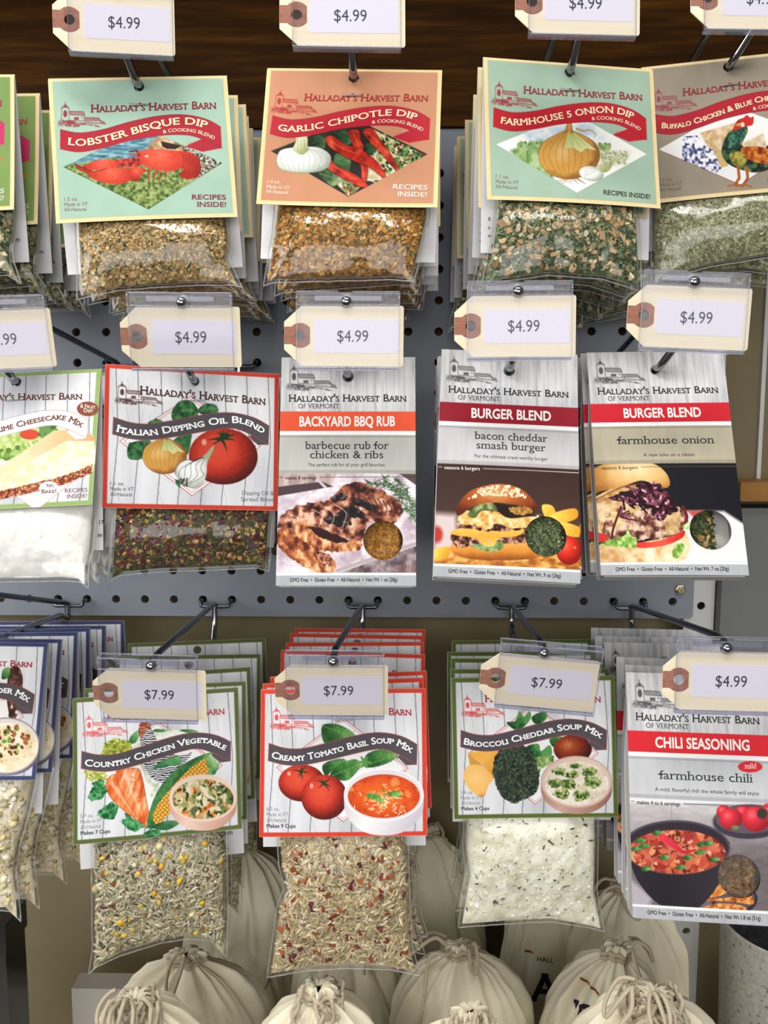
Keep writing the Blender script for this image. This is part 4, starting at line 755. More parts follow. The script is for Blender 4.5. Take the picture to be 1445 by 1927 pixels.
def ph_fonion(c):
    c.rect(80, 1040, 960, 1600, '15161c'); c.poly([(600, 1310), (800, 1310), (940, 1400), (960, 1600), (500, 1600)], linear((700, 1300), (760, 1590), [(0, 'cfc8ca'), (.3, 'ece8ea'), (1, 'f8f6f6')]), soft=16); c.poly([(605, 1310), (690, 1308), (640, 1350)], 'c0504a', soft=14); c.ell(740, 1480, 190, 110, 'e0dbde', soft=30, a=.5)
    c.poly([(60, 1500), (140, 1490), (350, 1480), (600, 1430), (625, 1480), (600, 1560), (540, 1590), (60, 1590)], noisy([(0, 'c89a60'), (.5, 'ecd0a0'), (1, 'f8eacc')], 50, 3), soft=4)
    c.poly([(60, 1120), (160, 1060), (280, 1045), (420, 1060), (490, 1110), (510, 1170), (470, 1190), (360, 1150), (240, 1190), (130, 1210), (60, 1260)], radial(330, 1090, 260, 130, [(0, 'f8e0b0'), (.5, 'e4ba78'), (.9, 'c08440'), (1.2, '9a6028')], .25, 40), sm=True)
    c.poly([(60, 1260), (200, 1190), (330, 1170), (330, 1230), (140, 1300), (60, 1310)], noisy([(0, 'a87438'), (1, 'e0b880')], 24, 4)); c.line([(110, 1255), (240, 1190), (360, 1160)], 5, '5a3014', sm=True)
    c.poly([(60, 1280), (200, 1250), (560, 1290), (600, 1340), (560, 1430), (300, 1470), (60, 1440)], noisy([(0, 'b88a58'), (.5, 'd8b888'), (1, 'f0dcb8')], 30, 6))
    c.poly([(150, 1440), (170, 1350), (260, 1290), (400, 1280), (560, 1300), (605, 1340), (580, 1410), (480, 1450), (330, 1470), (200, 1470)], noisy([(0, '4a2620'), (.4, '946450'), (.7, 'c49a80'), (1, 'e4c8b0')], 26, 5, 4, gain=2.6), sm=True, rough=12)
    c.poly([(200, 1300), (300, 1285), (350, 1310), (300, 1330), (240, 1400), (210, 1380)], noisy([(0, 'c8a060'), (1, 'f0dca4')], 20, 3), sm=True, a=.9); c.poly([(470, 1300), (560, 1310), (560, 1400), (500, 1440), (480, 1380)], noisy([(0, 'b89054'), (1, 'e8cc90')], 20, 4), sm=True, a=.8)
    ON = noisy([(0, '14060e'), (.45, '3a1220'), (.75, '6a2c40'), (.92, '9a6478'), (1, 'e0b8c4')], 14, 7, 4, gain=2.6)
    c.poly([(180, 1240), (260, 1210), (340, 1180), (420, 1160), (470, 1185), (520, 1250), (550, 1310), (500, 1330), (470, 1360), (420, 1340), (400, 1290), (300, 1270), (220, 1260)], ON, sm=True, rough=10)
    r = random.Random(8)
    for i in range(26): x, y = r.uniform(230, 520), r.uniform(1180, 1330); c.line([(x, y), (x+r.uniform(-50, 50), y+r.uniform(-20, 30)), (x+r.uniform(-40, 60), y+r.uniform(0, 50))], r.uniform(6, 12), r.choice(['2c0e1a', '4c1a2a', '6e3044', '1a080e', '8a4a5c']), sm=True)
    c.line([(250, 1290), (210, 1400), (200, 1460)], 12, '4c1420', sm=True); c.line([(580, 1290), (600, 1340), (590, 1380)], 16, '6a1a20', sm=True)
    c.poly([(330, 1480), (450, 1470), (560, 1425), (590, 1415), (575, 1455), (480, 1495), (350, 1508)], linear((330, 1480), (580, 1440), [(0, 'd8382c'), (.5, 'e8584a'), (1, 'c8281e')], .3, 20), sm=True); c.poly([(60, 1400), (180, 1440), (180, 1475), (60, 1480)], 'c83428')
    for p in ([(140, 1490), (200, 1460), (270, 1440), (285, 1400), (300, 1440), (335, 1460), (320, 1505), (230, 1500)], [(525, 1550), (535, 1490), (580, 1485), (585, 1520), (550, 1560)], [(580, 1400), (610, 1370), (615, 1410)]): c.poly(p, noisy([(0, '5c8a30'), (.5, '8cb850'), (1, 'd0e4a0')], 20, 3), sm=True, rough=5)
def ph_chili(c):
    c.rect(250, 1190, 1200, 1800, linear((0, 1200), (0, 1500), [(0, 'c8c4c4'), (.5, '988f92'), (1, '6e6468')], .25, 90)); c.tint([(250, 1190), (1200, 1190), (1200, 1800), (250, 1800)], lambda X, Y, I: I*(.9+.2*noise(X*.3, Y, 18, 4))[..., None]); c.poly([(290, 1600), (420, 1720), (400, 1790), (290, 1790)], 'b4aab4', soft=30)
    c.rect(530, 1200, 536, 1300, '8a8486', a=.5); c.ell(960, 1290, 200, 95, '3a3240', soft=8); c.ell(960, 1275, 185, 80, '5c5260')
    for x, y, rx in ((820, 1235, 40), (930, 1240, 46), (860, 1275, 64), (1000, 1275, 78), (1080, 1240, 60)): c.ell(x, y, rx, rx*.92, radial(x-rx*.3, y-rx*.3, rx*1.2, rx*1.2, [(0, 'f06a70'), (.4, 'dc2c3c'), (1, '961422')]), soft=4)
    c.ell(885, 1322, 22, 12, '6a8a4a', soft=8); c.ell(1035, 1245, 30, 30, '3a3028', soft=10)
    c.ell(880, 1720, 130, 90, '2e2630'); c.ell(880, 1712, 115, 74, '5a4c54')
    for p, k in (([(720, 1720), (800, 1640), (860, 1640), (830, 1690)], 1), ([(690, 1730), (860, 1710), (960, 1690), (985, 1750), (860, 1735)], 2), ([(700, 1770), (800, 1745), (930, 1760), (930, 1800), (690, 1800)], 3)): c.poly(p, noisy([(0, '8e3c18'), (.5, 'd07a34'), (1, 'f0b868')], 20, k), sm=True)
    B = [(290, 1400), (300, 1500), (340, 1620), (440, 1740), (560, 1795), (680, 1770), (790, 1640), (840, 1480), (855, 1400)]; c.poly(list(spline(B)), linear((290, 1500), (850, 1500), [(0, '241c26'), (.4, '1c161e'), (1, '332c36')], .1, 90))
    c.ell(560, 1435, 296, 152, '4a424e'); c.ell(560, 1437, 284, 142, '2a222c'); E = [(560+272*math.cos(a), 1460+122*math.sin(a)) for a in np.linspace(0, 6.28, 40)]; c.poly(E, noisy([(0, '4a1410'), (.5, '8e2c1c'), (1, 'c45034')], 24, 5))
    old = c.clip; c.clip = old*c.mask(E); c.dots(130, E, (16, 30), ['b8402c', '9a2c22', 'cc5e3c', 'd87a4c', 'a83c30', 'e09468', '7e2018', 'c86a54'], 6, 1.35, rough=.25); c.dots(80, E, (5, 12), ['e8a078', 'f0c4a0', '6a1812', '4e0f0c'], 8, 1.4, a=.8); c.dots(60, E, (12, 18), ['c04a34', 'd8724e', 'a03024'], 16, 1.5, a=.8); c.clip = old
    c.line([(480, 1375), (540, 1420), (600, 1460), (665, 1445)], 44, linear((480, 1380), (660, 1460), [(0, 'e4344a'), (1, 'b81828')], .3, 20), sm=True, taper=True)
    for x, y in ((360, 1400), (335, 1445), (380, 1430), (700, 1415), (735, 1410), (620, 1490), (690, 1460), (770, 1500), (455, 1355), (580, 1545), (390, 1555), (490, 1490)): leaf(c, [(x-32, y+6), (x-4, y-15), (x+34, y-4), (x+4, y+14)], ('244a20', '44803a', '8ab070'), vein=False)

def paint(key, res):
    c = Canvas(*SIZE[key], res)
    if key == 'lobster': dip(c, 'a8c8b4', 'f2dca4', '8e2838', '9a6a68', '8e2838', '1.5 oz.', art=art_lobster, name='LOBSTER BISQUE DIP', bx=(0, 1, 38, 0))
    if key == 'garlic': dip(c, 'c98f6c', 'eed69c', 'a82a2c', 'f4e6dc', 'fbf0e8', '1.4 oz.', ribbon=('bb2230', '8e1a24'), art=art_garlic, name='GARLIC CHIPOTLE DIP', bx=(0, 1, 36, 0))
    if key == 'onion5': dip(c, 'a2bda8', 'eed6a0', '9a3038', '8a6a60', '40382c', '1.1 oz.', ribbon=('bb2430', '8e1a24'), art=art_onion5, name='FARMHOUSE 5 ONION DIP', bx=(0, 1, 36, 0), one_line=True)
    if key == 'buffalo': dip(c, '9e9482', 'efd8a2', '9a2a34', '7a6a5c', '2c2420', '1.2 oz.', ribbon=('b02432', '8a1a24'), art=art_buffalo, name='BUFFALO CHICKEN & BLUE CHEESE DIP', bx=(0, 1, 32, .8), one_line=True, barncol='96404a')
    if key == 'green': dip(c, '7f9a58', 'f0d8a2', 'b02850', 'f0ece0', 'f6f2e8', '1.3 oz.', ribbon=('c83a68', 'a02850'), art=art_green)
    if key == 'tomato': soup(c, 'd6422e', 'b8303c', art_tomato, 'CREAMY TOMATO BASIL SOUP MIX', (0, 1, 46, .76), '6.0 oz.', 'Makes 9 Cups', post=post_tomato, bcol='d84848')
    if key == 'broccoli': soup(c, '5a692f', 'b8303c', art_broccoli, 'BROCCOLI CHEDDAR SOUP MIX', (0, 1, 46, .76), '3.4 oz.', 'Makes 4 Cups', post=post_broccoli, bcol='d84848')
    if key == 'chicken': soup(c, '5c6838', 'c0444c', art_chicken, 'COUNTRY CHICKEN VEGETABLE', (0, 1, 46, .76), '5.7 oz.', 'Makes 7 Cups', post=post_chicken, bcol='dc6060')
    if key == 'italian': soup(c, 'c63e2c', '4a2a28', art_italian, 'ITALIAN DIPPING OIL BLEND', (0, 1, 50, .8), '1.1 oz.', None, post=post_italian, bcol='4a2c2c', brandpos=(335, 1175, 935, 58, 955), dia=False)
    if key == 'cheese': soup(c, '95b068', '6a4034', art_cheese, 'NO BAKE KEY LIME CHEESECAKE MIX', (0, 1, 44, .78, '7a4a40'), None, None, ribbon='f4f2f0', rib_edge='9a948e', post=post_cheese, brandpos=(330, 1150, 935, 52, 955), dia=False, bcol='8a6a60')
    if key == 'chowder': soup(c, '40456e', 'b02a38', art_chowder, 'FARMHOUSE CORN CHOWDER MIX', (0, 1, 48, .76), '5.2 oz.', 'Makes 6 Cups', post=post_chowder, bcol='d84848', brandpos=(345, 1165, 905, 48, 905))
    F = lambda w: f'GMO Free  \u2022  Gluten Free  \u2022  All-Natural  \u2022  Net Wt {w}'
    if key == 'bbq': carton_art(c, Z5, key, 'ea5a38', ('a8a8a0', 'c6c6bf'), 'BACKYARD BBQ RUB', (195, 758), [('barbecue rub for', 228, 720, 1014, 44), ('chicken & ribs', 258, 688, 1068, 44)], ('The perfect rub for all your grill favorites', 246, 696), ('makes 8 servings', 296), '3a3436', F('1 oz (28g)'), ph_ribs)
    if key == 'bacon': carton_art(c, Z6, key, '9c2030', ('b4b0b2', 'd2ced0'), 'BURGER BLEND', (265, 722), [('bacon cheddar', 283, 700, 1006, 44), ('smash burger', 295, 690, 1062, 44)], ('For the ultimate crave worthy burger', 285, 700), ('seasons 6 burgers', 315), 'f4ece8', F('.9 oz (26g)'), ph_bacon)
    if key == 'fonion': carton_art(c, Z7, key, 'd42634', ('a8a08a', 'c6bea6'), 'BURGER BLEND', (270, 712), [('farmhouse onion', 215, 770, 1040, 46)], ('A new take on a classic', 358, 650), ('seasons 8 burgers', 318), '6a5a44', F('.7 oz (20g)'), ph_fonion)
    if key == 'chili':
        carton_art(c, Y5, key, 'e0222e', ('b0b2b6', 'd0d2d5'), 'CHILI SEASONING', (235, 762), [('farmhouse chili', 242, 770, 1050, 46)], ('A mild, flavorful chili the whole family will enjoy', 220, 800), ('makes 4 to 6 servings', 356), '2e2a2c', F('1.8 oz (51g)'), ph_chili)
        c.frame(Y5, CORN['chili']); c.ell(967, 990, 67, 31, 'd8262e'); c.text('mild', 936, 1001, 999, 28, 'f8e8e4', serif=1)
    return c
ART = list(CORN)
# ---------------------------------------------------------------- fixture: boards, walls, shelf
G = .0254
def pegboard():
    x0, x1, z0, z1 = -.30, .5245, -.0132, .3885; cols = range(-12, 21); rows = range(0, 15); b = MB(); n = 12; r = .0036; a0 = np.arange(n)*2*np.pi/n+np.pi/n
    xs = [x0]+[(c+.5)*G for c in cols][:-1]+[x1]; zs = [z0]+[(q+.5)*G for q in rows][:-1]+[z1]
    for i, c in enumerate(cols):
        for j, q in enumerate(rows):
            X0, X1, Z0, Z1 = xs[i], xs[i+1], zs[j], zs[j+1]; cx, cz = c*G, q*G; C = np.stack([cx+r*np.cos(a0), cz+r*np.sin(a0)], 1); O = []
            for ca, sa in zip(np.cos(a0), np.sin(a0)):
                tx = (X1-cx if ca > 0 else X0-cx)/ca if abs(ca) > 1e-9 else 1e9; tz = (Z1-cz if sa > 0 else Z0-cz)/sa if abs(sa) > 1e-9 else 1e9; t = min(tx, tz); O.append((cx+t*ca, cz+t*sa))
            cor = [(X1, Z1), (X0, Z1), (X0, Z0), (X1, Z0)]; O = np.array(O); V = [(x, 0, z) for x, z in C]+[(x, 0, z) for x, z in O]+[(x, 0, z) for x, z in cor]+[(x, .005, z) for x, z in C]
            f4 = [(k, n+k, n+(k+1) % n, (k+1) % n) for k in range(n)]+[(k, (k+1) % n, 2*n+4+(k+1) % n, 2*n+4+k) for k in range(n)]
            f3 = []
            for k in range(n):
                p, s = O[k], O[(k+1) % n]
                if abs(p[0]-s[0]) > 1e-6 and abs(p[1]-s[1]) > 1e-6:
                    q4 = min(range(4), key=lambda m: abs(cor[m][0]-(p[0] if abs(p[0]-X0) < 1e-6 or abs(p[0]-X1) < 1e-6 else s[0]))+abs(cor[m][1]-(p[1] if abs(p[1]-Z0) < 1e-6 or abs(p[1]-Z1) < 1e-6 else s[1])))
                    f3.append((n+k, 2*n+q4, n+(k+1) % n))
            b.add(V, [np.array(f4)]+([np.array(f3)] if f3 else []))
    b.box(x0, x1, .004, .005, z0-.0008, z0); b.box(x0, x1, 0, .005, z0-.0016, z0); b.box(x0, x1, 0, .005, z1, z1+.0016); b.box(x1, x1+.0012, 0, .005, z0, z1)
    return struct(b.obj('wall_pegboard', 'board'))
PB = pegboard()
b = MB(); b.box(-.3, .517, .016, .026, .0, .39); struct(b.obj('wall_backing', 'dark'))
b = MB(); b.box(-.6, 1.15, -.004, .03, .3905, .545); b.box(-.6, 1.15, -.004, .03, .546, .72); struct(b.obj('wall_wood', 'wood'))
b = MB(); b.box(-.6, 1.15, .042, .05, -.46, .392); struct(b.obj('wall_back', 'wall'))
b = MB(); o_ = [(.5205, -.46), (.5465, -.46), (.5465, .388), (.5205, .388)]; b.plate(o_, [circ(.5352, -.00512-.0336*k, .0036, 14) for k in range(13)]+[circ(.5352, .03, .0036, 14)], .0068, .009); struct(b.obj('trim_1', 'strip'))
b = MB(); b.box(.556, 1.1, -.012, .04, .088, .104); struct(b.obj('trim_2', 'wood2'))
b = MB(); b.box(.5475, 1.1, -.004, .03, -.062, .0815); struct(b.obj('wall_right', 'greypanel'))
b = MB(); b.box(.5475, 1.1, .0395, .0418, .104, .39); struct(b.obj('wall_right', 'beige'))
b = MB(); b.box(.5905, .594, .036, .042, .104, .39); struct(b.obj('trim_3', 'strip'))
b = MB(); b.box(-.6, 1.15, -.42, .042, -.475, -.46); struct(b.obj('floor_shelf', 'white'))
b = MB(); b.box(-.6, 1.15, -.185, -.004, .535, .555); b.box(-.6, 1.15, -.191, -.185, .525, .558); struct(b.obj('shade_shelf', 'wood'))  # unseen overhead shelf, added to keep ceiling light off the upper pegboard
bolt = MB(); bolt.lathe([(0, 0), (.0042, 0), (.0046, .0006), (.0046, .0022), (.0028, .0026), (.0028, .0036), (.0012, .0036), (.0012, .0015), (0, .0015)], 6, smooth=False)
bo = bolt.obj('hex_bolt', 'brass'); bo.matrix_world = pose((90, 0, 0), (.5135, -.0002, .0108)); tag(bo, 'small zinc bolt through the corner of the grey pegboard', 'bolt')

# ---------------------------------------------------------------- hooks, tags, holders
def rounded(P, r=.004, n=4):
    P = [np.array(p, float) for p in P]; out = [P[0]]
    for a, b, c in zip(P, P[1:], P[2:]):
        u, v = a-b, c-b; d = min(r, np.linalg.norm(u)*.45, np.linalg.norm(v)*.45); p, q = b+u/np.linalg.norm(u)*d, b+v/np.linalg.norm(v)*d
        for t in np.linspace(0, 1, n+1): out.append((1-t)**2*p+2*t*(1-t)*b+t*t*q)
    return np.array(out+[P[-1]])
def hook(col, row, hole, tagtop, label, tip=.024, lean=0.):
    cx, R = col*G, row*G; h = np.array(hole); o = thing('display_hook', label, 'hook', 'display hooks on the pegboard', Matrix.Translation((cx, 0, R))); base = np.array((cx, 0, R))
    L = lambda P: np.array(P, float)-base
    br = rounded([(cx-G/2, .012, R), (cx-G/2, -.0075, R), (cx-G/2+.001, -.0095, R-.004), (cx+G/2-.001, -.0095, R-.004), (cx+G/2, -.0075, R), (cx+G/2, .012, R)], .003)
    MB().tube(L(br), .0017, 10).obj('bracket', 'steel', o)
    low = rounded([(cx, -.0105, R-.002), (cx, -.0115, R-.017), (cx+(h[0]-cx)*.06, -.02, h[2]-.001-.06*(h[2]-R+.022)), h+(0, .02, -.0005), h+(0, -.004, 0), h+(lean, -.004-tip*.42, tip*.9)], .008, 6)
    MB().tube(L(low), .0025, 12).obj('product_rod', 'chrome', o)
    t = np.array(tagtop); up = rounded([(cx, -.0075, R-.0035), (cx, -.0125, R-.0008), t+(0, .012, .0035), t+(0, .003, .0025)], .006, 5)
    MB().tube(L(up), .0022, 12).obj('tag_rod', 'steel', o)
    q = L([t])[0]; tr = [c for c in o.children if c.name.startswith('tag_rod')][0]; MB().lathe([(0, .0036), (.0018, .0031), (.0031, .0018), (.0036, 0), (.0031, -.0018), (.0018, -.0031), (0, -.0036)], 14, c=q+(0, -.001, -.0005)).obj('ball_end', 'chrome', tr)
    return o
mm = lambda P: [(x/1000, z/1000) for x, z in P]
def price_tag(pz, price, label, dx=0, sk=0):
    o = thing('price_tag', label, 'price tag', 'manila price tags', pz); hc = (-25.5, -17.3); c = 10.5
    out = mm([(-35, -9.5), (-24.5, 0), (33.6, 0), (34.6, -.4), (35, -1.4), (35, -33.6), (34.6, -34.6), (33.6, -35), (-24.5, -35), (-35, -25.5)])
    MB().plate(out, [mm(circ(*hc, 3.1))], -.0003, .0003).obj('card', 'manila', o)
    pt = [(-34.9, -12.3), (-31.4, -12.3)]+[(hc[0]+7.2*math.cos(a), hc[1]+7.2*math.sin(a)) for a in np.linspace(math.radians(136), math.radians(44), 9)]+[(-20.2, -12.6), (-19.8, -12.6), (-19.8, -22), (-20.4, -22)]+[(hc[0]+7.2*math.cos(a), hc[1]+7.2*math.sin(a)) for a in np.linspace(math.radians(-44), math.radians(-136), 9)]+[(-31.4, -22.3), (-34.9, -22.3)]
    pb = MB(); pb.plate(mm(pt), [mm(circ(*hc, 3.1))], -.00042, -.0003); pb.obj('reinforcement', 'patch', o)
    s = MB(); x0, x1, z0, z1 = -18+dx, 31.8+dx, -27.4, -7.8; r = 1
    s.plate(mm([(x0+r, z0), (x1-r, z0), (x1, z0+r), (x1, z1-r), (x1-r, z1), (x0+r, z1), (x0, z1-r), (x0, z0+r)]), [], -.0004, -.0003, tone=rgb('ebe7f0'))
    V, T = glyphs(price); k = 6.6/glyphs('H')[0][:, 1].max(); w = 18.2/(V[:, 0].max()-V[:, 0].min()); X = (V[:, 0]-V[:, 0].min())*w+5-9.1+dx; Z = V[:, 1]*k-20.8
    s.add(np.stack([X/1000, np.full(len(X), -.00046), Z/1000], 1), T, 0, False, rgb('2c2e44')); s.obj('price_sticker', 'sticker', o)
    return o
def holder(pz, label, flip=True):
    o = thing('label_holder', label, 'label holder', 'clear plastic label holders', pz); x0, x1 = -.0275, .0325; zt, zb = .0075, -.0362
    f = MB(); f.box(x0, x1, -.0019, -.0013, zb, -.0003); f.obj('front_plate', 'acryl', o)
    f = MB(); f.box(x0, x1, .0011, .0016, zb, -.0003); f.obj('back_plate', 'acryl', o)
    f = MB(); f.tube(rounded([(x0, -.0016, zb), (x1, -.0016, zb)], .001), .0007, 8); f.tube(rounded([(x0, .0013, zb), (x1, .0013, zb)], .001), .0006, 8); f.box(x0, x1, -.0018, .0015, zb-.0012, zb-.0004); f.box(x0-.0003, x0+.0002, -.0019, -.0012, zb, 0); f.box(x1-.0002, x1+.0003, -.0019, -.0012, zb, 0); f.obj('bottom_lip', 'acryl_edge', o)
    f = MB(); f.box(x0, x1, -.002, -.0014, 0, zt); f.box(x0, x1, .0042, .0048, 0, zt); f.box(x0, -.003, -.002, .0048, zt-.0006, zt); f.box(.005, x1, -.002, .0048, zt-.0006, zt); hc = f.obj('hinge_channel', 'acryl', o)
    f = MB(); f.tube([(x0, -.0018, zt), (-.003, -.0018, zt)], .0006, 8); f.tube([(.005, -.0018, zt), (x1, -.0018, zt)], .0006, 8); f.tube([(x0, -.0018, 0), (x1, -.0018, 0)], .0006, 8); f.tube([(x0, .0045, zt), (x1, .0045, zt)], .0006, 8); f.tube([(x0, -.0018, 0), (x0, -.0018, zt), (x0, .0045, zt)], .0005, 6); f.tube([(x1, -.0018, 0), (x1, -.0018, zt), (x1, .0045, zt)], .0005, 6); f.obj('channel_edge', 'acryl_edge', hc)
    f = MB(); f.box(-.017, .022, -.0003, .002, .0028, .0056); f.obj('clip_bar', 'acryl_edge', hc)
    return o

# ---------------------------------------------------------------- printed sheets
def print_grid(c, hz, bend, skip, mat, extra=None):
    nx, ny = c.nx, c.ny; x = (c.U-c.W/2)/1000; z = (hz-c.V)/1000; V = np.stack([x, bend(x, z), z], -1).reshape(-1, 3)
    j, i = np.meshgrid(np.arange(ny-1), np.arange(nx-1), indexing='ij'); k = j*nx+i; F = np.stack([k, k+nx, k+nx+1, k+1], -1)
    cell = 1.0*c.W/(nx-1)/1000
    keep = np.ones(F.shape[:2], bool); VV = V.reshape(ny, nx, 3)
    for hx, hzz, r in skip:
        d = np.hypot(x-hx, z-hzz); near = np.abs(d-r) < cell*.75; s = np.where(near, r/np.maximum(d, 1e-9), 1)
        VV[..., 0] = np.where(near, hx+(x-hx)*s, VV[..., 0]); VV[..., 2] = np.where(near, hzz+(z-hzz)*s, VV[..., 2])
        m = d.copy(); m[near] = r; keep &= ~((m[:-1, :-1] <= r+1e-9) & (m[1:, :-1] <= r+1e-9) & (m[1:, 1:] <= r+1e-9) & (m[:-1, 1:] <= r+1e-9))
    b = MB(); b.V.append(VV.reshape(-1, 3)); b.T.append(np.clip(c.img, 0, 1).reshape(-1, 3)); b.F.append(F[keep]); b.mi.append(0); b.sm.append(True); b.n = nx*ny
    for n, t in enumerate(c.texts):
        Q, T, A = lettering(t); X = (Q[:, 0]-c.W/2)/1000; Z = (hz-Q[:, 1])/1000
        ok = (np.abs(X) < c.W/2000) & (Z < hz/1000) & (Z > (hz-c.H)/1000); T = T[ok[T].all(1)]
        P = np.stack([X, bend(X, Z)-.00010-A, Z], 1)
        e = np.cross(P[T[:, 1]]-P[T[:, 0]], P[T[:, 2]]-P[T[:, 0]])[:, 1]; T = np.where((e > 0)[:, None], T[:, ::-1], T); b.add(P, T, 0, False, rgb(t['col']))
    return b
def sheet(c, hz, curl, name, parent):
    W2, H = c.W/2000, c.H/1000; a, b_, tw = curl
    bend = lambda x, z: a*(x/W2)**2*np.clip((hz/1000-z)/H, 0, 1)+b_*np.clip((hz/1000-z)/H, 0, 1)**2+tw*x*(hz/1000-z)+.0012*np.clip(1-(hz/1000-z)/.0035, 0, 1)**2
    b = print_grid(c, hz, bend, [(0, 0, .0032)], 'print'); ring = [(i, 0) for i in range(c.nx)]+[(c.nx-1, j) for j in range(1, c.ny)]+[(i, c.ny-1) for i in range(c.nx-2, -1, -1)]+[(0, j) for j in range(c.ny-2, 0, -1)]
    R = b.V[0][[j*c.nx+i for i, j in ring]][::4]; n = len(R); b.add(np.vstack([R, R+(0, .0004, 0)]), np.array([(k, (k+1) % n, n+(k+1) % n, n+k) for k in range(n)]), 0, True, rgb('d8d2c4'))
    return b.obj(name, 'print', parent), bend
def backing(W, H, ext, hz, wedge, parent, site):
    b = MB(); x0 = W/2000; zt = hz/1000; zb = (hz-H-ext)/1000; b.plate([(-x0, zt), (-x0, zb), (x0, zb), (x0, zt)], [circ(0, 0, .0032, 16)], 0, .0005, tone=rgb('ececf0'))
    for st, u, v, cap in site:
        V, T, A = glyphs(st, bold=.6, lay=1); k = cap/1000/glyphs('H')[0][:, 1].max(); b.add(np.stack([u/1000+V[:, 0]*k, -.0001-A*6e-6, v/1000+V[:, 1]*k], 1), T, 0, False, rgb('26262a'))
    for v in b.V: v[:, 1] += .0012+np.clip(zt-v[:, 2]-.002, 0, 1)*math.tan(math.radians(wedge))
    return b.obj('backing_card', 'print', parent)

# ---------------------------------------------------------------- pouches and what is in them
def flakes(kind, n, size, cols, P, N, rs, el=1.):
    """n loose pieces laid on points P with normals N"""
    k = len(P); s = rs.uniform(*size, k)[:, None, None]/1000
    if kind == 'leaf':
        a = np.array([0, 1.1, 2., 3.3, 4.2, 5.3]); t = np.stack([np.cos(a), np.sin(a), np.zeros(6)], 1); F = [np.array([(0, 1, 2, 3), (0, 3, 4, 5)])]; V = np.repeat(t[None], k, 0)*(1+.35*rs.uniform(-1, 1, (k, 6, 1))); V[:, :, 2] += rs.uniform(-.28, .28, (k, 6)); V *= np.array([1, .5/el, 1])
    elif kind == 'chunk':
        t = np.array([(x, y, z) for x in (-1, 1) for y in (-1, 1) for z in (-1, 1)], float)*(.8, .62/el, .27); F = [np.array([(0, 1, 3, 2), (4, 6, 7, 5), (0, 4, 5, 1), (2, 3, 7, 6), (0, 2, 6, 4), (1, 5, 7, 3)])]; V = np.repeat(t[None], k, 0)*(1+.55*rs.uniform(-1, 1, (k, 8, 3)))
    elif kind == 'rice':
        m, q = 7, 6; u = np.linspace(-1, 1, m); r = np.sqrt(np.maximum(1-np.abs(u)**2.6, .0))*.3; r[0] = r[-1] = .08; a = np.arange(q)*2*np.pi/q
        t = np.stack([np.repeat(u, q), np.outer(r, np.cos(a)).ravel(), np.outer(r, np.sin(a)).ravel()], 1); F = [np.array([(i*q+j, i*q+(j+1) % q, (i+1)*q+(j+1) % q, (i+1)*q+j) for i in range(m-1) for j in range(q)])]; V = np.repeat(t[None], k, 0); V[:, :, 1] += rs.uniform(-.05, .05, (k, 1))*(V[:, :, 0]**2)
    else:
        t = np.array([(0, 0, 1)]+[(.9*math.cos(a*1.2566), .9*math.sin(a*1.2566), .45) for a in range(5)]+[(.9*math.cos(a*1.2566+.63), .9*math.sin(a*1.2566+.63), -.45) for a in range(5)]+[(0, 0, -1)])
        F = [np.array([(0, 1+i, 1+(i+1) % 5) for i in range(5)]+[(1+i, 6+i, 1+(i+1) % 5) for i in range(5)]+[(1+(i+1) % 5, 6+i, 6+(i+1) % 5) for i in range(5)]+[(11, 6+(i+1) % 5, 6+i) for i in range(5)])]; V = np.repeat(t[None], k, 0)*(1+.28*rs.uniform(-1, 1, (k, 12, 1)))*rs.uniform(.65, 1.2, (k, 1, 3))
    V = V*s; th = rs.uniform(0, 2*np.pi, k); ref = np.where(np.abs(N[:, :1]) < .8, np.array([[1., 0, 0]]), np.array([[0, 0, 1.]])); A = np.cross(N, ref); A /= np.linalg.norm(A, axis=1)[:, None]; B = np.cross(N, A)
    X = np.cos(th)[:, None]*A+np.sin(th)[:, None]*B; Nn = N+(.2 if kind == 'rice' else .4)*rs.uniform(-1, 1, (k, 1))*X+(.28 if kind == 'rice' else .42)*rs.uniform(-1, 1, (k, 3)); Nn /= np.linalg.norm(Nn, axis=1)[:, None]; Y = np.cross(Nn, X); Y /= np.linalg.norm(Y, axis=1)[:, None]; X = np.cross(Y, Nn)
    V = V[:, :, :1]*X[:, None]+V[:, :, 1:2]*Y[:, None]+V[:, :, 2:]*Nn[:, None]+P[:, None]; nv = V.shape[1]
    C = np.array([rgb(c)*(.86 if rgb(c).mean() < .84 else 1) for c in cols])[rs.randint(0, len(cols), k)]*(1+.16*rs.uniform(-1, 1, (k, 1))); T = np.repeat(C[:, None], nv, 1)*(1+.05*rs.uniform(-1, 1, (k, nv, 1)))
    F = [(f[None]+(np.arange(k)*nv)[:, None, None]).reshape(-1, f.shape[1]) for f in F]
    return V.reshape(-1, 3), F, T.reshape(-1, 3), kind in ('rice', 'ball')
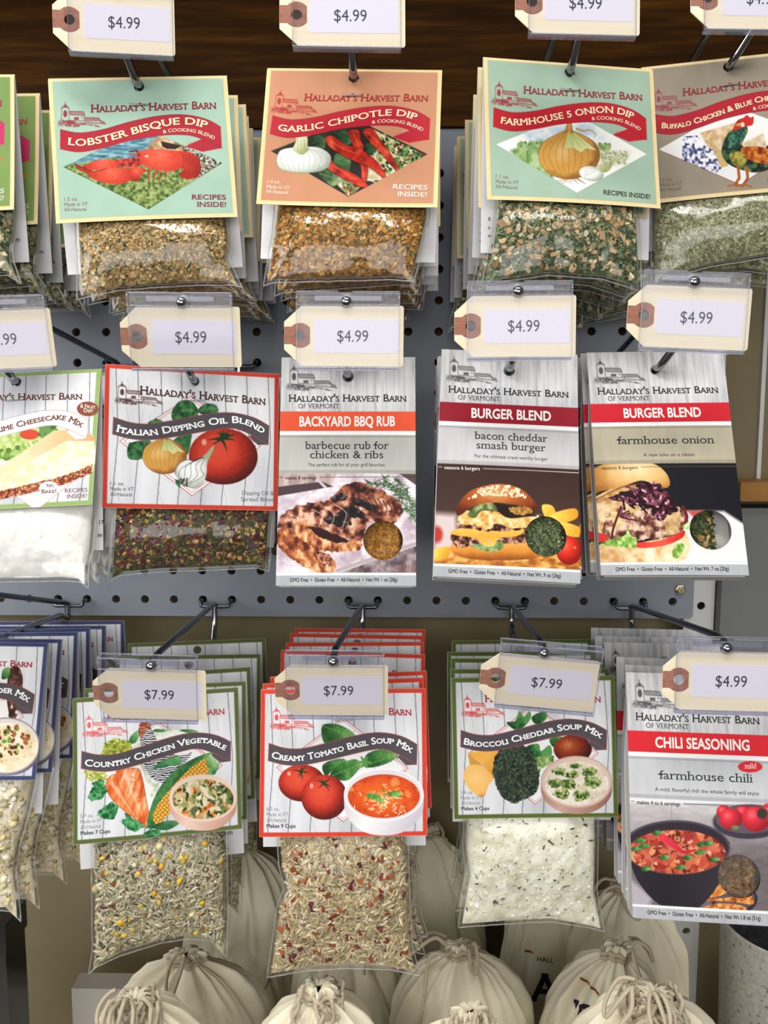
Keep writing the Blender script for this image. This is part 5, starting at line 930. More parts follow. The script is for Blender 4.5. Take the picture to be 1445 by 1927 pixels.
class Pouch:
    def __init__(s, L, R, Bz, zt, zc, T, seed):
        # L,R: outlines (z,x); Bz: bottom (s,z), all mm; zt top, zc lower edge of the card, T fullness
        s.L, s.R, s.B = (np.array(sorted(q), float) for q in (L, R, Bz)); s.zt, s.zc, s.T, s.seed = zt, zc, T, seed
    def at(s, u, t, side, inset=0., shrink=0., amp=1.):
        zb = np.interp(u, s.B[:, 0], s.B[:, 1])+inset; z = s.zt+(zb-s.zt)*t; l = np.interp(z, s.L[:, 0], s.L[:, 1])+inset; r = np.interp(z, s.R[:, 0], s.R[:, 1])-inset; x = l+(r-l)*(u+1)/2
        q = np.clip((s.zc-z)/(s.zc-zb+1e-6), 0, 1); up = np.clip((s.zt-z)/(s.zt-s.zc), 0, 1)
        T = np.where(z > s.zc, 1+(s.T-1)*up, s.T*(1+.16*np.sin(np.pi*np.clip(q*1.25, 0, 1)))*np.clip(1-q**3.2, 0, 1)**.62+.6); mid = 1.7+np.where(z > s.zc, T/2, s.T/2+q*q*1.5-.08*s.T*np.sin(np.pi*np.clip(q*1.25, 0, 1)))
        uu = np.clip(np.abs(u)/(.955 if inset == 0 else 1), 0, 1); S = np.clip(1-uu**2.8, 0, 1)**.55
        Tn = np.maximum(T-shrink*2, .15); y = mid+side*(Tn/2*S+.06)
        w = (noise(x+70, z+300, 17, s.seed, 2)-.5)*2.6*amp*S*np.clip(q*3, 0, 1)
        if inset == 0: w = w+(noise(x*1.0+70, z*.6+300, 5, s.seed+9, 2)-.5)*1.5*np.clip(q*2, 0, 1)*(.25+.9*np.maximum(np.abs(u)**3, np.clip(q-.55, 0, 1)*1.6))
        return np.stack([x, y+w*np.where(side < 0, 1., .5), z], -1)/1000
    def grid(s, n, m, t0, **k):
        u, t = np.meshgrid(np.linspace(-1, 1, n), np.linspace(t0, 1, m)); out = []
        for side in (-1., 1.):
            V = s.at(u, t, side, **k).reshape(-1, 3); j, i = np.meshgrid(np.arange(m-1), np.arange(n-1), indexing='ij'); q = j*n+i; F = np.stack([q, q+n, q+n+1, q+1], -1).reshape(-1, 4); out.append((V, F if side < 0 else F[:, ::-1]))
        return out
    def film(s, parent):
        b = MB(); g = s.grid(56, 60, 0.)
        for V, F in g: b.add(V, F, 0, True)
        m = (g[0][0]+g[1][0]).reshape(2, -1, 3)[0].reshape(60, 56, 3)*.5 if 0 else (g[0][0].reshape(60, 56, 3)+g[1][0].reshape(60, 56, 3))/2
        b.tube(np.vstack([m[8:, 0], m[-1, 1:-1], m[8:, -1][::-1]]), .00042, 6, 1)
        m2 = np.vstack([m[14:-1, 1]+(.0006, 0, 0), m[-2, 2:-2], m[14:-1, -2][::-1]-(.0006, 0, 0)]); b.tube(m2, .00022, 5, 1)
        return b.obj('pouch', ['film', 'seam'], parent)
    def fill(s, parent, base, spec, t0, seed=1, name='seasoning', fine=1.2):
        rs = np.random.RandomState(seed); b = MB()
        for side, (V, F) in zip((-1, 1), s.grid(120, 120, .02, inset=2.6, shrink=.9)):
            t = noise(V[:, 0]*1000, V[:, 2]*1000, fine*2.2, seed, 3); T = ramp((t-.5)*2.2+.5, base); V = V.copy(); V[:, 1] += side*(noise(V[:, 0]*1000, V[:, 2]*1000, fine*1.4, seed+3, 2)-.5)*.0011; b.add(V, F, 0, True); b.T[-1] = T
        for kind, n, size, cols, el in spec:
            u = rs.uniform(-.97, .97, n); t = rs.uniform(t0, .985, n); K = dict(inset=2.6, shrink=.9); P = s.at(u, t, -1., **K); e = .004; Pu = s.at(u+e, t, -1., **K)-P; Pt = s.at(u, t+e, -1., **K)-P; N = np.cross(Pt, Pu); N /= np.linalg.norm(N, axis=1)[:, None]+1e-12; N *= np.where(N[:, 1:2] > 0, -1, 1)
            P = P+N*rs.uniform(-.0004, .0006, n)[:, None]; V, F, T, sm = flakes(kind, n, size, cols, P, N, rs, el); b.add(V, F, 0, sm); b.T[-1] = T
        return b.obj(name, 'season', parent)
def staple(parent, z=-.0125, w=.0115):
    return MB().tube(rounded([(-w/2, .001, z), (-w/2, -.0006, z), (w/2, -.0006, z+.0003), (w/2, .001, z+.0003)], .001), .00032, 6).obj('staple', 'staple', parent)

# ---------------------------------------------------------------- copies along a hook
def copy_tree(o, parent=None):
    c = o.copy(); COL.objects.link(c); c.parent = parent
    for ch in list(o.children): copy_tree(ch, c)
    return c
ORD = ['', 'second', 'third', 'fourth', 'fifth', 'sixth', 'seventh', 'eighth', 'ninth', 'tenth']
def stack(root, e, p, offs, end, what, seed, roll=2., tilt_end=-4., stack_z=0):
    r = random.Random(seed); E = np.array(end); F = np.array(p); depth = E[1]-F[1]
    for k, d in enumerate(offs):
        t = min(d/1000/depth, .97); q = F+(E-F)*t; nxt = (offs[k+1] if k+1 < len(offs) else d+14)-d
        w = 1-t; ee = (e[0]*w+tilt_end*t+r.uniform(-.8, .8), e[1]*w*.6+r.uniform(-roll, roll), e[2]*w+r.uniform(-2, 2)*(.4+w)); c = copy_tree(root); c.matrix_world = pose(ee, q+np.array((r.uniform(-.0025, .0025), 0, stack_z))); c.scale = (1, max(.42, min(1, nxt/16)), 1)
        last = k == len(offs)-1; c['label'] = what+(', rearmost on its hook' if last else f', {ORD[k+1]} from the front on its hook')
RES = 2.8
def carton(key, e, p, win, Dm, label, group, filling, part=1., curl=0.):
    hz = 13; c = paint(key, RES); W, H = c.W, c.H; o = thing('seasoning_carton', label, 'box', group, pose(e, p))
    c.frame(win[0], CORN[key]); wc = hmap(c.F, [win[1]])[0]; wr = win[2]; wx, wz = (wc[0]-W/2)/1000, (hz-wc[1])/1000; wr /= 1000
    bend = lambda x, z: -.0008*np.clip(1-(x/.043)**2, 0, 1)*np.clip((-.03-z)/.03, 0, 1)
    b = print_grid(c, hz, bend, [(0, 0, .0036), (wx, wz, wr)], 'carton')
    zs = np.array([hz, -8, -22, -38, -55, -90, -hz-H+2*hz])/1000; zs[-1] = (hz-H)/1000; D = np.interp(zs, np.array([-134, -55, -38, -22, -8, 13])/1000, np.array([Dm, Dm*.96, Dm*.8, Dm*.45, 1.2, .8])/1000); x0 = W/2000; n = len(zs)
    for sx in (-1, 1):
        V = [(sx*x0, bend(sx*x0, z), z) for z in zs]+[(sx*(x0-.0004), d, z) for z, d in zip(zs, D)]; F = np.array([(i, i+1, n+i+1, n+i) if sx > 0 else (i, n+i, n+i+1, i+1) for i in range(n-1)])
        T = np.array([rgb('cfcfd0') if z > -.045 else rgb('c4c4c4') for z in zs]*2); b.add(V, F, 0, False, None); b.T[-1] = T
    V = [(sx*x0, d, z) for z, d in zip(zs, D) for sx in (-1, 1)]; b.add(V, np.array([(2*i, 2*i+1, 2*i+3, 2*i+2) for i in range(n-1) if i]), 0, False, rgb('d6d6d6'))
    zb = (hz-H)/1000; b.add([(-x0, 0, zb), (x0, 0, zb), (x0, Dm/1000, zb+.001), (-x0, Dm/1000, zb+.001)], np.array([(0, 1, 2, 3)]), 0, False, rgb('c8c9cc')); b.box(-x0+.002, x0-.002, .0008, Dm/1000-.001, zb-.0007, zb-.0001, tone=rgb('b9babd'))
    cb = b.obj('carton', 'carton', o)
    rg = circ(wx, wz, wr, 40); f = MB(); f.plate(rg, [], .0004, .0006); f.obj('window', 'pane', cb)
    # the sachet seen through the window
    rs = np.random.RandomState(5); n = 46; X, Z = np.meshgrid(np.linspace(-1, 1, n)*wr*1.25, np.linspace(1, -1, n)*wr*1.25); lim = X < wr*part; s = MB()
    Y = .0032+.0012*noise(X*1000+50, Z*1000+50, 9, 3, 2)+.004*np.clip((X/wr-part+.25)/.25, 0, 1)**2
    if filling.get('crease'): Y = Y+.0016*np.exp(-((X-filling['crease']*wr)/(.09*wr))**2)
    X = np.minimum(X, wr*part+.0005*np.sin(Z*2500)); P = np.stack([X+wx, Y, Z+wz], -1).reshape(-1, 3); j, i = np.meshgrid(np.arange(n-1), np.arange(n-1), indexing='ij'); q = j*n+i; t = noise(P[:, 0]*1000+90, P[:, 2]*1000+400, filling.get('fine', 1.), 4, 3)
    s.add(P, np.stack([q, q+n, q+n+1, q+1], -1).reshape(-1, 4), 0, True); s.T[-1] = ramp((t-.5)*2+.5, filling['base'])
    for kind, m, size, cols, el in filling.get('spec', []):
        k = rs.randint(0, len(P), m); V, F, T, sm = flakes(kind, m, size, cols, P[k]+np.stack([rs.uniform(-.0003, .0003, m), rs.uniform(-.0006, .0002, m), rs.uniform(-.0003, .0003, m)], 1), np.tile([[0, -1., 0]], (m, 1)), rs, el); s.add(V, F, 0, sm); s.T[-1] = T
    s.obj('seasoning', 'season', o)
    if part < 1:
        MB().box(wx-wr*1.2, wx+wr*1.2, Dm/1000-.0022, Dm/1000-.0016, wz-wr*1.2, wz+wr*1.2, tone=rgb('dcdcdc')).obj('inner_wall', 'carton', o)
    return o

def packet(name, key, e, p, label, cat, group, pouch, base, spec, t0, curl, ext=24, hz=7, site=(), seed=1, fine=1.2, wedge=9.):
    c = paint(key, RES); o = thing(name, label, cat, group, pose(e, p)); hd = sheet(c, hz, curl, 'header_card', o)[0]; backing(c.W, c.H, ext, hz, wedge, o, site)
    staple(hd, -.0125 if name == 'seasoning_packet' else -.013); pf = pouch.film(o); pouch.fill(pf, base, spec, t0, seed, fine=fine); return o

POSE = {
 'lobster': ((-11.5, -3.9, 7.9), (.1105, -.1575, .3584)), 'garlic': ((-15.3, 1.8, -1.7), (.2435, -.1581, .3622)), 'onion5': ((-13.4, 1., 7.4), (.3763, -.1542, .3661)),
 'buffalo': ((-11., -3.9, -4.1), (.4838, -.1271, .3803)), 'green': ((-10.5, -2.3, 6.), (-.0297, -.1447, .3663)), 'cheese': ((-20.3, -2.7, -.1), (.0292, -.1667, .1771)),
 'italian': ((-8.3, 2.4, 15.3), (.1409, -.1603, .1781)), 'chowder': ((-15.7, 2.5, 6.5), (-.0299, -.1361, -.0075)), 'chicken': ((-12.4, -1., 10.2), (.1095, -.1582, -.0359)),
 'tomato': ((-11.6, -.2, 1.7), (.236, -.169, -.0285)), 'broccoli': ((-6.2, -1.3, 0.), (.3613, -.1589, -.0229)), 'bbq': ((-15.8, -.1, .3), (.2392, -.1568, .1812)),
 'bacon': ((-21.3, 2.5, -.7), (.3413, -.1617, .1845)), 'fonion': ((-22., -.7, -2.6), (.4366, -.1523, .1857)), 'chili': ((-15.4, -.5, -5.3), (.4606, -.1805, -.0195))}
TAGS = {'T1': ((-2.3, -.1, 7.4), (.1024, -.1743, .4047)), 'T2': ((-7.6, 0, 2.9), (.2396, -.1982, .3943)), 'T3': ((-6.1, .7, 2.3), (.3711, -.1945, .4019)), 'T4': ((-5.8, .6, 1.2), (.4717, -.1854, .4082)),
 'T5': ((5.6, -3.3, 7.8), (.0251, -.1873, .2189)), 'T6': ((8.1, 0, 3.2), (.1434, -.199, .219)), 'T7': ((-.7, .5, -.5), (.2395, -.1976, .2194)), 'T8': ((-2.5, -.3, .1), (.3386, -.2005, .2245)),
 'T9': ((-.7, 2.4, .6), (.4378, -.2037, .2289)), 'T10': ((11.2, 2.4, 3.2), (.1172, -.1949, -.0004)), 'T11': ((11.9, 0, .2), (.2305, -.1982, .004)), 'T12': ((12.9, 3.8, -3.7), (.3575, -.2048, .0122)), 'T13': ((-3.3, .9, -.5), (.4627, -.2122, .0181))}
HOOKS = {'green': (-.5, 15), 'lobster': (4.5, 15), 'garlic': (9.5, 15), 'onion5': (14.5, 15), 'buffalo': (18.5, 15), 'cheese': (1.5, 8), 'italian': (5.5, 8), 'bbq': (9.5, 8), 'bacon': (13.5, 8), 'fonion': (17.5, 8),
 'chowder': (-.5, 0), 'chicken': (4.5, 0), 'tomato': (9.5, 0), 'broccoli': (14.5, 0), 'chili': (18.5, 0)}
NAMEOF = {'green': 'green dip packets at the left edge', 'lobster': 'lobster bisque dip packets', 'garlic': 'garlic chipotle dip packets', 'onion5': '5 onion dip packets', 'buffalo': 'buffalo chicken dip packets', 'cheese': 'cheesecake mix packets', 'italian': 'Italian dipping oil packets', 'bbq': 'BBQ rub cartons', 'bacon': 'bacon cheddar burger cartons', 'fonion': 'farmhouse onion burger cartons', 'chowder': 'navy-edged chowder packets', 'chicken': 'chicken vegetable soup packets', 'tomato': 'tomato basil soup packets', 'broccoli': 'broccoli cheddar soup packets', 'chili': 'chili seasoning cartons'}
TAGOF = {'lobster': 'T1', 'garlic': 'T2', 'onion5': 'T3', 'buffalo': 'T4', 'cheese': 'T5', 'italian': 'T6', 'bbq': 'T7', 'bacon': 'T8', 'fonion': 'T9', 'chicken': 'T10', 'tomato': 'T11', 'broccoli': 'T12', 'chili': 'T13'}
LEAN = {'lobster': -.006, 'garlic': -.001, 'onion5': .003, 'buffalo': .012, 'cheese': -.006, 'italian': -.006, 'bbq': -.003, 'bacon': .004, 'fonion': .013}
for k, (c_, r_) in HOOKS.items():
    h = POSE[k][1]
    if k in TAGOF:
        te, tp = TAGS[TAGOF[k]]; top = np.array(tp)+np.array((.0015, .0008, .0025))
    else: top = np.array(h)+np.array((0, -.03, .045))
    hook(c_, r_, h, top, 'steel double-wire display hook holding the '+NAMEOF[k], lean=LEAN.get(k, 0.))
PR = {'T10': '$7.99', 'T11': '$7.99', 'T12': '$7.99'}
for k, t in TAGOF.items():
    e, p = TAGS[t]; m_ = pose(e, p); pr = PR.get(t, '$4.99')
    price_tag(m_, pr, 'manila price tag reading '+pr+' in front of the '+NAMEOF[k], dx=(0, -.6, .8, .3, -.4)[len(k) % 5])
    off = {'T5': 0, 'T1': .0015, 'T6': -.002, 'T10': -.003, 'T12': .003}.get(t, 0.)
    holder(m_ @ Matrix.Translation((off, 0, 0)), 'clear plastic label holder over the price tag of the '+NAMEOF[k])

GRN = ['4a643a', '64804e', '7d9466', '36492b', '8aa06e']
def dip_stack(key, label, L, R, B, T, base, spec, offs, curl, seed, site, ext=24, cat='packet', name='seasoning_packet', t0=.6, group=None, what=None, hz=7, zc=-86, fine=1.2, end_dz=-.0225, roll=2.):
    e, p = POSE[key]; pz = Pouch(L, R, B, -14, zc, T, seed); o = packet(name, key, e, p, label, cat, group, pz, base, spec, t0, curl, ext, hz, site, seed, fine)
    c_, r_ = HOOKS[key]; stack(o, e, p, offs, (c_*G, -.010, r_*G+end_dz), what, seed, roll); return o
OM = [('om', 42, -97, 2.6)]
dip_stack('lobster', 'lobster bisque dip packet at the front, pale green card with a red lobster', [(-14, -45), (-86, -45.5), (-104, -45), (-128, -47)], [(-14, 48), (-86, 48.5), (-100, 49), (-108, 46), (-127, 53)], [(-1, -130), (-.93, -129), (-.5, -125), (.4, -124), (.9, -125), (1, -127)], 15,
    [(0, '6a5a38'), (.5, 'a58a54'), (1, 'cfae74')], [('chunk', 2600, (.7, 1.5), ['e6c68a', 'd9b474', 'c8a05e', 'efd6a2', 'b98f50'], 1), ('leaf', 900, (1., 2.2), ['4c5f3c', '5e7048', '78865a', '39482e', '8a9068'], 1.4), ('ball', 700, (.3, .6), ['d8b67a', '6b6a42'], 1)], [26, 47, 62, 84, 98, 116, 133], (.0012, -.001, .004), 3, [], what='lobster bisque dip packet with pale green card', group='lobster bisque dip packets on one hook')
dip_stack('garlic', 'garlic chipotle dip packet at the front, terracotta card with red peppers', [(-14, -46), (-86, -45.5), (-100, -45.5), (-131, -49)], [(-14, 48), (-86, 50), (-104, 47), (-126, 42)], [(-1, -132), (-.9, -130), (0, -128), (.7, -126), (1, -127)], 15,
    [(0, '5e4520'), (.5, '8e6a30'), (1, 'b88a44')], [('chunk', 2000, (.9, 2.), ['d29a4c', 'c08438', 'e0b064', 'a86a28', 'd8a858'], 1), ('leaf', 1400, (1., 2.3), ['6c6a40', '7f7d50', '57592f', '8d8a60'], 1.6), ('ball', 400, (.3, .6), ['8a4a28', '3c3a1c'], 1)], [17, 36, 62, 86, 112], (-.001, -.001, -.003), 4, [], what='garlic chipotle dip packet with terracotta card', group='garlic chipotle dip packets on one hook')
dip_stack('onion5', 'farmhouse 5 onion dip packet at the front, green card with a golden onion', [(-14, -47), (-86, -47), (-110, -51), (-134, -56)], [(-14, 44), (-86, 44), (-134, 44)], [(-1, -136), (-.85, -133), (-.2, -127), (.5, -128), (1, -135)], 15,
    [(0, '36452a'), (.5, '586a42'), (1, '8a9468')], [('leaf', 2100, (1.1, 2.6), GRN, 1.2), ('chunk', 300, (1.3, 2.9), ['e6c496', 'dcb482', 'f0dab4', 'c8a474', 'e4d2ac'], 1.2), ('chunk', 700, (.5, 1.), ['b8a878', '93946a', 'd0bc8c'], 1)], [13, 28, 46, 80, 108, 126], (.0016, -.0015, .003), 6, [('E', -49.5, -90.5, 2), ('s', -49.5, -95.5, 2), ('m', -49.5, -100.5, 2), ('F', -47.5, -107, 2.4)], what='5 onion dip packet with green card', group='5 onion dip packets on one hook')
dip_stack('buffalo', 'buffalo chicken and blue cheese dip packet at the front, taupe card with a rooster', [(-14, -50), (-86, -53), (-110, -55), (-134, -56)], [(-14, 47), (-86, 47), (-132, 49)], [(-1, -136), (-.9, -133), (-.3, -127), (.5, -124), (1, -128)], 17,
    [(0, '6f6f50'), (.5, 'a0a07a'), (1, 'c9c9a4')], [('chunk', 2600, (.4, .95), ['c0bf98', 'a5a57c', 'dad8b6', '8c8e66'], 1), ('leaf', 900, (.5, 1.2), ['6c7450', '868c64', '59603e'], 1.5), ('ball', 500, (.25, .5), ['e2dfc0'], 1)], [18, 40, 70, 96], (.001, 0, -.004), 8, [], what='buffalo chicken dip packet with taupe card', group='buffalo chicken dip packets on one hook', fine=.8)
dip_stack('green', 'green-carded dip packet cut off by the left edge, frontmost on its hook', [(-14, -46), (-128, -46)], [(-14, 49), (-86, 50.5), (-98, 50), (-106, 47.5), (-114, 48), (-128, 52)], [(-1, -127), (0, -124), (.85, -122), (1, -128)], 15,
    [(0, '2e3a26'), (.5, '56643f'), (1, '9a9a70')], [('leaf', 1500, (1.1, 2.6), GRN, 1.3), ('chunk', 420, (1.2, 2.6), ['e6d2a6', 'd8c08c', 'efe2c0'], 1)], [26, 47, 70, 94], (-.002, -.003, 0), 9, [('m', 46, -97, 2.8)], what='green-carded dip packet near the left edge', group='green-carded dip packets at the left edge')
dip_stack('cheese', 'cheesecake mix packet at the front, light green border and a cheesecake slice', [(-14, -48), (-128, -50)], [(-14, 50), (-83, 53), (-108, 52), (-118, 49.5), (-131, 49.5)], [(-1, -126), (0, -126), (.7, -127), (.9, -128), (1, -132)], 15,
    [(0, 'f0eeee'), (.5, 'f6f4f4'), (1, 'fbfafa')], [('ball', 120, (.2, .4), ['fbf8f4'], 1)], [15, 34, 58], (-.001, -.0005, .002), 11, [('17', 55.5-4.5, -91, 2.4), ('m', 50.5, -99, 2.8)], what='cheesecake mix packet with light green border', group='cheesecake mix packets on one hook', zc=-83, fine=3.)
dip_stack('italian', 'Italian dipping oil blend packet at the front, red border, tomato and garlic', [(-14, -47), (-83, -48.5), (-127, -50.5)], [(-14, 50), (-83, 51.5), (-123, 50)], [(-1, -128), (-.85, -124), (-.4, -122), (.3, -121), (.85, -119.5), (1, -122)], 13,
    [(0, '2b2b16'), (.5, '4d4a26'), (1, '6e6a3a')], [('leaf', 1900, (.9, 2.2), ['5c5e30', '6e6c3e', '474a24', '82784a', '38401f'], 1.5), ('chunk', 380, (.8, 1.7), ['d0a04a', 'c08a38', 'e0bc6c', 'd8b880'], 1), ('chunk', 260, (1.1, 2.3), ['7c2e2a', '8e3c34', '5e2426', '6a3a52'], 1), ('ball', 400, (.35, .7), ['b08a48', '4a3c58', '8a7a4c'], 1)], [13, 34], (.001, -.0012, -.004), 12, [], what='Italian dipping oil packet with red border', group='Italian dipping oil packets on one hook', hz=8, zc=-82)

RICE = ['d2c8a8', 'c6bc9a', 'dcd4b8', 'b9ae8c']
SOUP = dict(cat='packet', name='soup_packet', t0=.42)
dip_stack('chowder', 'corn chowder mix packet cut off by the left edge, frontmost, navy border', [(-14, -48), (-180, -48)], [(-14, 50), (-86, 52), (-112, 48.5), (-132, 44), (-148, 43), (-160, 45), (-180, 48.5)], [(-1, -178), (0, -172), (.85, -174), (1, -181)], 19,
    [(0, 'd8c9a4'), (.5, 'e8dcc0'), (1, 'f2eada')], [('ball', 260, (1.4, 3.), ['f0e4c2', 'e8d8ac', 'f4ecd8', 'ead890'], 1), ('chunk', 900, (.5, 1.2), ['e6d6ae', 'f0e6cc', 'd8c498'], 1), ('leaf', 130, (1.2, 3.), ['5a6c44', '6e8052', '48583a'], 1.3), ('ball', 260, (.3, .6), ['c09a4c', '6a5a3c'], 1)], [14, 43, 60, 80, 110], (.001, -.002, .004), 13, [('3', 40, -93, 3), ('n', 40, -101, 3)], ext=26, what='corn chowder packet with navy border', group='navy-edged chowder packets on one hook', **SOUP)
dip_stack('chicken', 'country chicken vegetable soup packet at the front, olive border, carrots and corn', [(-14, -45), (-86, -45), (-130, -45), (-158, -45.5), (-171, -48)], [(-14, 43), (-86, 43.5), (-140, 42.5), (-170, 41)], [(-1, -172), (-.9, -168), (-.6, -163), (0, -158), (.4, -157), (.75, -160), (1, -172)], 17,
    [(0, '85805e'), (.5, 'aaa380'), (1, 'c4bc9a')], [('rice', 1700, (2.5, 3.7), RICE, 1), ('leaf', 800, (1.2, 3.), ['56654a', '6c7a5c', '3f4c36', '808a68'], 1.2), ('ball', 50, (1.9, 2.9), ['f0d060', 'e8c858', 'f2e0a0', 'e6b838'], 1), ('ball', 360, (.6, .95), ['f4ead0', 'efe0bc', 'fbf6e6'], 1), ('chunk', 130, (1., 2.2), ['a05a38', '8a3c30', 'b8703c', '6e3a34'], 1)], [13, 35, 67, 97], (.0018, -.003, .003), 14, [('om', 41, -94, 3)], ext=22, what='chicken vegetable soup packet with olive border', group='chicken vegetable soup packets on one hook', **SOUP)
dip_stack('tomato', 'creamy tomato basil soup packet at the front, red border, two tomatoes', [(-14, -44), (-86, -44.5), (-108, -42.5), (-118, -39.5), (-123, -39.5), (-132, -43.5), (-178, -50)], [(-14, 42), (-86, 42), (-135, 43), (-160, 44.5), (-178, 49.5)], [(-1, -178), (-.5, -174), (0, -173), (.6, -174), (1, -178)], 18,
    [(0, 'a8916f'), (.5, 'c0aa86'), (1, 'd4c4a2')], [('rice', 2300, (2.5, 3.7), ['d8c69e', 'cbb78c', 'e2d4b2', 'c2ad82'], 1), ('chunk', 170, (1.4, 3.2), ['7c302c', '8c3a32', '6a2428', 'a0522e', 'b4683a'], 1), ('chunk', 900, (.45, 1.1), ['d8b06c', 'c8965a', 'e6c890', '9a6a48', 'f0e6d0'], 1), ('leaf', 130, (1., 2.2), ['6a6a48', '59583a'], 1.4), ('ball', 200, (.3, .6), ['e8c47c', '6a4030'], 1)], [15, 28, 74, 98, 118, 134], (.0006, -.0015, .001), 15, [], ext=12, what='tomato basil soup packet with red border', group='tomato basil soup packets on one hook', roll=1.6, **SOUP)
dip_stack('broccoli', 'broccoli cheddar soup packet at the front, olive border, broccoli head and cheese', [(-14, -46), (-86, -47), (-110, -48), (-128, -46), (-164, -52)], [(-14, 44), (-86, 44), (-128, 42.5), (-140, 42), (-168, 47)], [(-1, -165), (-.4, -163), (.3, -162), (.8, -166), (1, -169)], 18,
    [(0, 'dcd8c2'), (.5, 'ece9d8'), (1, 'f7f5ea')], [('leaf', 150, (.6, 2.), ['4a5446', '5e6656', '36403a', '6e7460'], 1.8), ('ball', 500, (.25, .55), ['f4f0e2', 'e4dfc8'], 1), ('chunk', 300, (.5, 1.3), ['f4f2e6', 'eae6d2'], 1), ('leaf', 24, (2., 3.2), ['6a6e4c', '4e564a'], 2.2)], [17, 40, 58, 90], (-.0006, -.0008, .001), 16, [], ext=9, what='broccoli cheddar soup packet with olive border', group='broccoli cheddar soup packets on one hook', fine=2.6, roll=1., **SOUP)

def carton_stack(key, win, Dm, label, what, group, filling, offs, seed, part=1., roll=1.):
    e, p = POSE[key]; o = carton(key, e, p, win, Dm, label, group, filling, part); c_, r_ = HOOKS[key]; stack(o, e, p, offs, (c_*G, -.010, r_*G-.0225), what, seed, roll, tilt_end=-7)
carton_stack('bbq', (Z5, (686, 1547), 12.2), 11, 'backyard BBQ rub carton at the front, orange band over grilled ribs', 'backyard BBQ rub carton with orange band', 'BBQ rub cartons on one hook', dict(base=[(0, '7a4a14'), (.5, 'a86e22'), (1, 'cc9640')], fine=.9, crease=-.3, spec=[('ball', 500, (.2, .4), ['c08a34', '8a5418', 'd8a850', '6a3c14'], 1)]), [15], 21)
carton_stack('bacon', (Z6, (720, 1430), 12.3), 12, 'bacon cheddar smash burger carton at the front, dark red band', 'bacon cheddar burger carton with dark red band', 'bacon cheddar burger cartons on one hook', dict(base=[(0, '3a4a2e'), (.5, '5c6e48'), (1, '8a9670')], spec=[('leaf', 800, (.9, 2.1), ['6e8058', '8a9a72', '526844', 'a4ac84', '3f5236'], 2.2), ('chunk', 100, (.6, 1.1), ['b8b088', '8a9068'], 1)]), [14, 27, 41, 55, 70, 85, 100], 22)
carton_stack('fonion', (Z7, (727, 1410), 12.3), 13, 'farmhouse onion burger carton at the front, bright red band and black picture', 'farmhouse onion burger carton with red band', 'farmhouse onion burger cartons on one hook', dict(base=[(0, '26301c'), (.5, '44542e'), (1, '6e7a4a')], spec=[('leaf', 380, (1.2, 2.6), ['4c6434', '61784a', '3a4e2a', '2c3a22'], 1.6), ('chunk', 44, (1.2, 2.4), ['c89a5a', 'b8844a', 'd8b078'], 1.4)]), [14, 29, 46, 64, 82], 23, part=.28)
carton_stack('chili', (Y5, (907, 1593), 12.4), 15, 'farmhouse chili seasoning carton at the front, red band over a chili bowl', 'farmhouse chili seasoning carton with red band', 'chili seasoning cartons on one hook', dict(base=[(0, '4e3216'), (.5, '74502a'), (1, '9a7442')], crease=.35, spec=[('chunk', 420, (.4, 1.), ['8a6234', '6a4420', 'a88450', '5c3a1c'], 1), ('leaf', 120, (.6, 1.2), ['5e5a34', '7a6a40'], 1.4)]), [14, 34, 76, 95, 120], 24)
